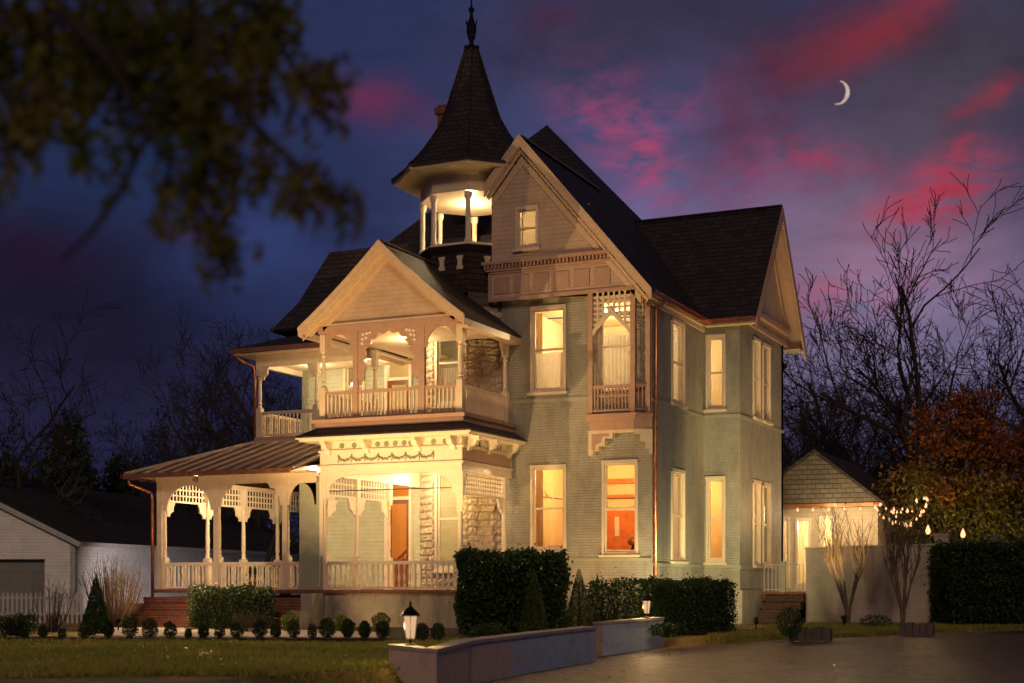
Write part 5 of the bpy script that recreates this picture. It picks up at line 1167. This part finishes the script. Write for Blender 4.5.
# dark evergreens at left
for px, d, h, r, lb in ((68, 72, 9.2, 3.0, 'broad dark evergreen left of the house, behind the outbuilding'), (120, 78, 7.6, 2.6, 'smaller dark evergreen right of the broad one'), (5, 80, 8, 3, 'dark evergreen at the far left edge')):
    p = W(px, d); root = plant('evergreen_tree', lb, 'tree', p); c_ = conepts(7000, r, h); c_ += rng.normal(size=c_.shape)*.22; c_[:,2] = np.abs(c_[:,2])+.6; lobj('crown', leafmesh('crown', c_, .34, M['yew']), root); MB().tube([(0,0,-.1),(0,0,h*.8)],[.25,.05],7).build('trunk', M['bark'], root, local=True)
# far woods, one mass of brush
cs = []; 
for i in range(42000):
    px = random.uniform(-150, 345) if i % 2 else random.uniform(770, 1180); d = random.uniform(98, 130); hmax = 10.5+2.5*math.sin(px*.05)+1.5*math.sin(px*.13) + (5 if px > 700 else 0); p = W(px, d, random.random()**1.15*hmax); cs.append(tuple(p))
M['brush'] = leafmat('winter_brush', (.006, .006, .007), (.016, .013, .012), .5, .1)
struct(lobj('far_woods', leafmesh('far_woods', cs, .55, M['brush'], .18)), 'stuff', 'dark mass of winter woods beyond the house', 'woods')

# autumn tree lit from below, right
def leaftree(name, label, px, d, h, crown, n, m, size, trunks, group=None):
    p = W(px, d); root = plant(name, label, 'tree', p, group); tb, cb = MB(), MB(); cents = []
    for (cx_, cy_, cz_, r_) in crown:
        k = int(n*r_**2/sum(c[3]**2 for c in crown)); u = rng.normal(size=(k,3)); u /= np.linalg.norm(u, axis=1)[:,None]; q = u*(r_*(rng.random(k)**.45))[:,None]
        # clumps
        kk = rng.normal(size=(26,3)); kk /= np.linalg.norm(kk, axis=1)[:,None]; kk *= r_*(.35+.65*rng.random((26,1))); a = rng.integers(0, 26, k); q = np.where((rng.random(k) < .8)[:,None], kk[a]+rng.normal(size=(k,3))*r_*.17, q)
        cents.append(q*np.array([1,1,.8])+np.array([cx_,cy_,cz_]))
        t0 = Vector(trunks[0]); twigs(cb, t0+Vector((0,0,cz_*.35)), [Vector((cx_,cy_,cz_))+Vector(v)*1.0 for v in kk[:14]], .05)
    for t_ in trunks: t_ = Vector(t_); tb.tube([t_+Vector((0,0,-.1)), t_+Vector((.1,0,h*.25)), t_+Vector((-.05,.1,h*.55)), t_+Vector((.05,0,h*.8))], [.17,.14,.09,.04], 8)
    tb.build('trunk', M['palebark'], root, local=True, smooth=True); cb.build('branches', M['bark'], root, local=True); lobj('crown', leafmesh('crown', np.concatenate(cents), size, m), root); return root
leaftree('autumn_tree', 'orange and green autumn tree glowing above the string lights at the right', 965, 50, 7.4, [(-.6,0,6.4,1.5),(.9,.3,6.0,1.5),(-2.0,0,4.4,1.3),(-.8,-.4,4.6,1.7),(1.2,.2,4.4,1.9),(2.6,.4,5.2,1.6),(-1.6,-.2,3.1,1.1),(.2,0,3.2,1.2),(2.3,0,3.1,1.3),(.3,0,7.3,1.0)], 17000, M['autumn'], .15, [(-.7,0,0),(1.25,.1,0)])

# crape myrtles against the garden wall, bare vase shapes
for i, (px, d, h, lb, s_) in enumerate(((848, 43.2, 3.9, 'left bare crape myrtle against the garden wall', 5), (903, 42.4, 4.2, 'right bare crape myrtle against the garden wall', 8))):
    p = W(px, d); root = thing('crape_myrtle', lb, 'tree', p, None); tb, cb = MB(), MB(); rr = random.Random(s_)
    for k in range(6):
        a = rr.uniform(0, 6.28); r_ = rr.uniform(.35, .6); pts = [Vector((0,0,-.05)), Vector((.06*math.cos(a), .06*math.sin(a), .5)), Vector((r_*.55*math.cos(a), r_*.3*math.sin(a), 1.25)), Vector((r_*math.cos(a)*1.2, r_*.5*math.sin(a), 2.0))]
        tb.tube(pts, [.055,.05,.035,.024], 6)
        for j in range(9):
            st_p = pts[2].lerp(pts[3], rr.random()); a2 = rr.uniform(0, 6.28); t_ = st_p + Vector((math.cos(a2)*rr.uniform(.1,.55), math.sin(a2)*.3, rr.uniform(.7, h-2.2))); m_ = st_p.lerp(t_, .5)+Vector((rr.uniform(-.05,.05), 0, 0)); cb.tube([st_p, m_, t_], [.016,.011,.005], 3)
            for _ in range(3): s2 = m_.lerp(t_, rr.random()); cb.tube([s2, s2+Vector((rr.uniform(-.2,.2), rr.uniform(-.15,.15), rr.uniform(.2,.45)))], [.008,.004], 3)
    tb.build('trunk', M['palebark'], root, local=True); cb.build('crown', M['twig'], root, local=True)
# tan bare shrub by the left steps, grey bare sapling
def fan(px, d, h, r, n, m, label, s_, name='bare_shrub'):
    p = W(px, d); root = thing(name, label, 'shrub', p); rr = random.Random(s_); b = MB()
    for k in range(n):
        a = rr.uniform(0, 6.28); q = r*rr.random()**.6; hh = h*rr.uniform(.7, 1)*(1-.25*(q/r)**2); t_ = Vector((q*math.cos(a), q*math.sin(a), hh)); b0 = Vector((.12*math.cos(a), .12*math.sin(a), 0)); m_ = Vector((q*.75*math.cos(a), q*.75*math.sin(a), hh*.5)); b.tube([b0, b0.lerp(m_, .55), m_, t_], [.012,.011,.008,.003], 3)
        for _ in range(3): s2 = m_.lerp(t_, rr.random()); b.tube([s2, s2+Vector((rr.uniform(-.14,.14), rr.uniform(-.14,.14), rr.uniform(.1,.3)))], [.005,.003], 3)
    b.build('twigs', m, root, local=True); return root
fan(114, 39.5, 2.05, .95, 170, M['twig'], 'bushy tan bare shrub glowing beside the left porch steps', 3)
fan(52, 37.5, 1.4, .6, 34, M['bark'], 'thin grey leafless sapling before the picket fence', 4)
fan(250, 35.6, .5, .5, 50, M['twig'], 'dry tufts at the foot of the mounded evergreen shrub', 6)
# foreground overhanging tree (trunk stands left of the view)
ft = thing('foreground_tree', 'out of focus overhanging tree with dark and olive leaves, nearest the camera', 'tree', (4.2, -35.6, 0))
def Q(px, py, d): p = W(px, d); return Vector((p.x, p.y, 1.3+(582-py)/1440*d))
tb, cb = MB(), MB(); F0 = Vector((4.2, -35.6, 0)); up_ = Vector((4.6, -34.9, 4.6))
tb.tube([F0, F0+Vector((.1,.2,2)), up_, Vector((5.2,-34.2,6.2))], [.22,.18,.13,.08], 9)
mains = [[up_, Q(-60, -60, 6.6), Q(40, -10, 6.3), Q(110, 60, 6.0), Q(150, 130, 5.8), Q(118, 195, 5.7), Q(92, 232, 5.65), Q(60, 262, 5.6)], [up_, Q(60, -120, 7.0), Q(170, -60, 6.8), Q(260, 10, 6.6), Q(300, 80, 6.5), Q(335, 110, 6.4)], [Q(170,-60,6.8), Q(200, 30, 6.3), Q(230, 100, 6.2), Q(300, 170, 6.1), Q(350, 205, 6.0)], [Q(-60,-60,6.6), Q(-20, 60, 6.4), Q(30, 130, 6.3), Q(85, 150, 6.2)], [Q(200,30,6.3), Q(205,120,6.2), Q(195, 190, 6.1), Q(215,255,6.0)]]
for m_ in mains: cb.tube(m_, [.030*(1-.8*i/(len(m_)-1)) + .003 for i in range(len(m_))], 6)
blobs = [(10,30,60,70,6.6,2200),(90,30,70,60,6.5,1900),(180,25,80,50,6.5,1800),(260,15,50,30,6.6,700),(30,110,45,40,6.3,900),(85,140,18,14,6.1,120),(185,95,50,60,6.2,1400),(260,85,55,45,6.3,900),(320,95,26,22,6.3,240),(200,180,32,50,6.1,700),(250,165,40,32,6.2,420),(300,185,30,26,6.1,420),(345,208,16,7,6.0,90),(225,250,26,24,6.0,300),(120,165,14,34,5.9,60),(0,185,16,14,6.2,120),(330,70,16,10,6.3,70),(120,75,60,50,6.3,900),(160,190,16,26,6.0,90)]
cents = []
for (px, py, rx_, ry_, d, n) in blobs:
    for _ in range(max(4, int(n/22))):
        cx_, cy_, cd_ = random.gauss(px, rx_*.55), random.gauss(py, ry_*.5), random.gauss(d, .18); L_ = random.uniform(18, 62); sw = random.gauss(0, 9)
        for t in np.linspace(0, 1, 13+int(L_/5)): cents.append(tuple(Q(cx_+sw*t+random.gauss(0, 4.5*(1.2-t*.7)), cy_+L_*(t-.3)+random.gauss(0, 2), cd_+random.gauss(0, .04))))
        if random.random() < .3:
            nb = min((pt for m_ in mains for pt in m_[1:]), key=lambda v: (v-Q(cx_, cy_, cd_)).length); cb.tube([nb, Q(cx_, cy_-.3*L_, cd_), Q(cx_+sw, cy_+.7*L_, cd_)], [.006, .004, .002], 3)
tb.build('trunk', M['bark'], ft); cb.build('branches', M['bark'], ft); o = lobj('crown', leafmesh('crown', np.array(cents)-np.array([4.2,-35.6,0]), .050, M['oak'], .5), ft)

# ================================================================== OUTBUILDING AT THE LEFT
a0 = W(-190, 57); a1 = W(75, 57); far = W(318, 84); gar = thing('outbuilding', 'long low white-sided garage with dark roof at the far left', 'garage', (a1.x, a1.y, 0))
GH = 2.95; dvec = (far-a1); U = dvec.normalized(); Vv = (a0-a1); Vn = Vv.normalized()
b = MB(); mid = a1.lerp(a0, .5)
gl = Vv.length
b.prism([(0,0),(1.2,0),(1.2,2.2),(5.6,2.2),(5.6,0),(gl,0),(gl,GH),(gl/2,GH+2.6),(0,GH)], a1, Vn, U*.2); 
b.prism([(0,0),(dvec.length,0),(dvec.length,GH),(0,GH)], a1, U, Vn*.2)
b.build('wall', M['siding'], gar)
MB().prism([(1.2,0),(5.6,0),(5.6,2.2),(1.2,2.2)], a1+U*.35, Vn, U*.05).build('garage_door', M['darkdoor'], gar)
b = MB()
for q_ in range(4): b.prism([(1.25,.06+q_*.54),(5.55,.06+q_*.54),(5.55,.54+q_*.54),(1.25,.54+q_*.54)], a1+U*.33, Vn, U*.02)
b.build('door_panels', M['darkdoor'], gar)
b = MB(); e = .35; dn = Vector((0,0,-.3)); A_ = a1-U*.3-Vn*e; rid = a1.lerp(a0,.5)-U*.3
slab(b, [A_+Vector((0,0,GH-.1)), A_+dvec+U*.3+Vector((0,0,GH-.1)), rid+dvec+U*.3+Vector((0,0,GH+2.72)), rid+Vector((0,0,GH+2.72))], .1)
Bq = a0-U*.3+Vn*e; slab(b, [Bq+Vector((0,0,GH-.1)), Bq+dvec+U*.3+Vector((0,0,GH-.1)), rid+dvec+U*.3+Vector((0,0,GH+2.72)), rid+Vector((0,0,GH+2.72))], .1)
b.build('roof', M['barnroof'], gar)
b = MB(); b.bar(A_-U*.01+Vector((0,0,GH-.18)), rid-U*.01+Vector((0,0,GH+2.60)), .04, .2); b.bar(Bq-U*.01+Vector((0,0,GH-.18)), rid-U*.01+Vector((0,0,GH+2.60)), .04, .2)
b.bar(A_-Vn*.02+Vector((0,0,GH-.15)), A_-Vn*.02+dvec+Vector((0,0,GH-.15)), .04, .16); b.build('fascia', M['fence'], gar)
# picket fence
f0, f1 = W(-120, 45), W(84, 45.5); pf = thing('picket_fence', 'white picket fence in front of the outbuilding at the left edge', 'fence', (f1.x, f1.y, 0)); u = (f1-f0).normalized(); L = (f1-f0).length
b = MB(); 
for z in (.3, .8): b.bar(f0+Vector((0,0,z)), f1+Vector((0,0,z)), .03, .08)
b.build('rail', M['fence'], pf); b = MB(); nn = int(L/.14)
pk = MB().prism([(-.035,0),(.035,0),(.035,.9),(0,.98),(-.035,.9)], (0,-.02,0), (1,0,0), (0,-.02,0)).mesh('picket', M['fence'])
for i in range(nn): o = inst(pk, 'picket', f0+u*(L*(i+.5)/nn), pf, rz=math.atan2(u.y, u.x))

# ================================================================== STRING LIGHTS, PATIO LAMPS
strand = [(874, 506, 46.5), (885, 516, 46.3), (893, 521, 46.2), (903, 524, 46.1), (910, 523, 46.0), (917, 516, 45.9), (923, 508, 45.8), (926, 498, 45.7), (922, 492, 45.7)]
strand2 = [(878, 503, 46.5), (891, 507, 46.3), (897, 513, 46.2), (902, 509, 46.2), (912, 507, 46.1), (920, 493, 46.0)]
sl_ = thing('string_lights', 'swag of glowing string lights between the annex eave and the autumn tree', 'string lights', tuple(Q(900, 500, 46)))
for stn in (strand, strand2):
    pts = [Q(*s_) for s_ in stn]; MB().tube([p_+Vector((0,0,.05)) for p_ in pts], .008, 4).build('wire', M['iron'], sl_)
bulbm = MB().lathe([(.012,.06),(.014,.03),(.035,0),(.04,-.03),(.02,-.06),(.003,-.065)], (0,0,0), 8).mesh('bulb', M['string'])
for stn in (strand, strand2):
    for (ax_, ay_, ad), (bx_, by_, bd) in zip(stn, stn[1:]):
        for t in (0, .33, .67): inst(bulbm, 'bulb', Q(ax_+(bx_-ax_)*t, ay_+(by_-ay_)*t, ad+(bd-ad)*t)+Vector((random.uniform(-.08,.08), random.uniform(-.1,.1), random.uniform(-.14,.02))), sl_, sc=random.uniform(.6,1.15))
point(tuple(Q(906, 512, 46)), 130, WARM, .3); point((2.2, AY-1.3, 3.7), 60, WHITE, .3); point((3.3, AY-1.4, 3.6), 85, WHITE, .3)
# strand along the annex eave
el = thing('string_lights', 'short strand of glowing bulbs under the annex copper gutter', 'string lights', (1.8, AY-.45, 3.9))
MB().tube([(.3+i*.5, AY-.45, 3.93-.03*(i % 2)) for i in range(9)], .008, 4).build('wire', M['iron'], el)
for i in range(7): inst(bulbm, 'bulb', (.55+i*.55, AY-.45, 3.86), el)
def lamppost(px, d, ztop, label):
    p = W(px, d); root = thing('patio_lamp', label, 'lamp', p, 'flame-shaped lamps above the dark hedge'); b = MB(); b.tube([p, p+Vector((0,0,ztop-.3))], .03, 8); b.lathe([(.05,-.34),(.10,-.28),(.10,-.25),(.03,-.24)], (p.x, p.y, ztop), 10)
    b.build('pole', M['iron'], root); MB().lathe([(.04,-.24),(.075,-.19),(.08,-.13),(.06,-.05),(.03,.02),(.004,.07)], (p.x, p.y, ztop), 12).build('flame_globe', M['string'], root, smooth=True); point((p.x, p.y-.25, ztop+.05), 30, WARM, .15)
lamppost(928, 47, 3.1, 'flame-shaped lamp close behind the garden wall end pillar'); lamppost(963, 47.5, 3.0, 'flame-shaped lamp standing over the big dark hedge')

# things seen in the rooms
t_ = thing('side_table', 'small dark table inside the lower left front window', 'table', (-2.9, .75, FL1)); MB().box((-.45,-.25,1.22),(.45,.25,1.27)).build('tabletop', M['wood'], t_, local=True)
lg = MB().box((-.025,-.025,0),(.025,.025,1.22)).mesh('leg', M['wood'])
for a in (-.4,.4):
    for c_ in (-.2,.2): inst(lg, 'leg', (a,c_,0), t_, local=True)
pf_ = thing('picture_frame', 'framed picture standing on the table inside the lower left front window', 'picture', (-2.72, .75, FL1+1.27)); b = MB(); b.box((-.17,-.02,0),(-.13,.02,.42)).box((.13,-.02,0),(.17,.02,.42)).box((-.13,-.02,.38),(.13,.02,.42)).box((-.13,-.02,0),(.13,.02,.04)); b.build('frame', M['wood'], pf_, local=True); MB().box((-.13,-.005,.04),(.13,.005,.38)).build('picture', M['incream'], pf_, local=True)
pl_ = thing('table_vase', 'low dark vase with leaves inside the lower corner window', 'vase', (-.75, .6, FL1+1.0)); MB().lathe([(.05,0),(.10,.1),(.07,.22),(.04,.26),(.05,.28)], (0,0,0), 12).build('vase', M['bronze'], pl_, local=True); lobj('leaves', leafmesh('leaves', ball(60, .18, .3)+np.array([0,0,.2]), .09, M['yew']), pl_)
st2 = thing('vase_stand', 'dark stand below the vase inside the lower corner window', 'stand', (-.75, .6, FL1)); MB().lathe([(.2,0),(.18,.05),(.04,.1),(.04,.9),(.2,.96),(.2,1.0)], (0,0,0), 12).build('stand', M['wood'], st2, local=True)

# ================================================================== MOON
mp_ = Q(838, 92, 3000); b = MB(); R0 = 24.5; pts = []
for i in range(33): a = -math.pi/2+math.pi*i/32; pts.append((R0*math.cos(a), R0*math.sin(a)))
for i in range(31, 0, -1): a = -math.pi/2+math.pi*i/32; pts.append((R0*.70*math.cos(a), R0*math.sin(a)))
an = R(-13); pts = [(x*math.cos(an)-y*math.sin(an), x*math.sin(an)+y*math.cos(an)) for x, y in pts]
b.prism(pts, mp_, RGT, FWD*6); mo = b.build('moon', M['moon']); recenter(mo, mp_); tag(mo, 'thin pale crescent moon among the red clouds', 'moon')
nt = NT(M['moon'].node_tree); ps = nt.n('ShaderNodeTexCoord').outputs['Object']; e_ = nt.n('ShaderNodeEmission', {'Color': nt.ramp(nt.noise(ps, .12, 5), [(.3, lin((200,175,165))), (.7, lin((240,212,198)))]), 'Strength': .8}); nt.n('ShaderNodeOutputMaterial', {'Surface': e_.outputs[0]})

# ================================================================== GARDEN FLOODLIGHTS

def flood(loc, to, e, label, col=WARM, ang=70, blend=.7):
    root = thing('garden_floodlight', label, 'floodlight', loc); loc = Vector(loc); d = (Vector(to)-loc).normalized(); top = loc+Vector((0,0,.22))
    b = MB(); b.tube([loc+Vector((0,0,-.05)), top], .018, 6); b.tube([top-d*.12, top+d*.05], [.05, .08], 10); b.build('housing', M['bronze'], root); MB().tube([top+d*.052, top+d*.058], [.07, .07], 10).build('lens', M['lampglass'], root)
    spot(tuple(top+d*.07), to, e, col, ang, blend, .05)
fl = W(152, 33.6); flood((fl.x, fl.y, .05), (-5.6, -1, 9.5), 3600, 'small bronze floodlight on the path aimed at the house front', ang=66)
flood((-.9, -3.1, .05), (-2.2, -.2, 4.2), 620, 'small bronze floodlight between the two hedges aimed at the gable', ang=100)
fl = W(352, 34.2); flood((fl.x, fl.y, .05), (-4.8, -.8, 10.4), 1900, 'small bronze floodlight in the mulch before the front porch aimed at the gables', WARM, 75)
fl = W(756, 38.2); flood((fl.x, fl.y, .05), (.8, 5.0, 3.0), 1100, 'small bronze floodlight at the right end of the clipped hedge', (1, .82, .38), 75)
flood((1.1, -.9, .05), (0, 1.8, 3.2), 420, 'small bronze floodlight behind the clipped hedge', (1, .85, .45), 90)
flood((-7.2, PY-1.5, .08), (-6.6, PY-.2, .9), 45, 'small bronze floodlight grazing the stone porch base', WARM, 120)
flood((4.6, 3.4, .05), (1.4, 7.8, 10.0), 1300, 'small bronze floodlight on the grass aimed at the wing gable', WARM, 80)
fl = W(965, 47); flood((fl.x-.6, fl.y+.3, .05), (fl.x-.2, fl.y+3, 5), 220, 'small bronze floodlight under the autumn tree', (1, .62, .2), 100)
fl = W(185, 56); flood((fl.x, fl.y, .05), tuple(W(150, 64, 1.6)), 800, 'small floodlight on the grass beside the outbuilding side wall', (1, .82, .78), 110)
flood((-11.2, -8.9, .05), (-12.2, PY, 3.0), 520, 'small bronze floodlight in the bed before the left porch steps', (1, .62, .33), 85)
flood((-9.4, -9.2, .05), (-8.5, PY, 1.5), 200, 'small bronze floodlight in the bed before the right porch steps', WARM, 90)
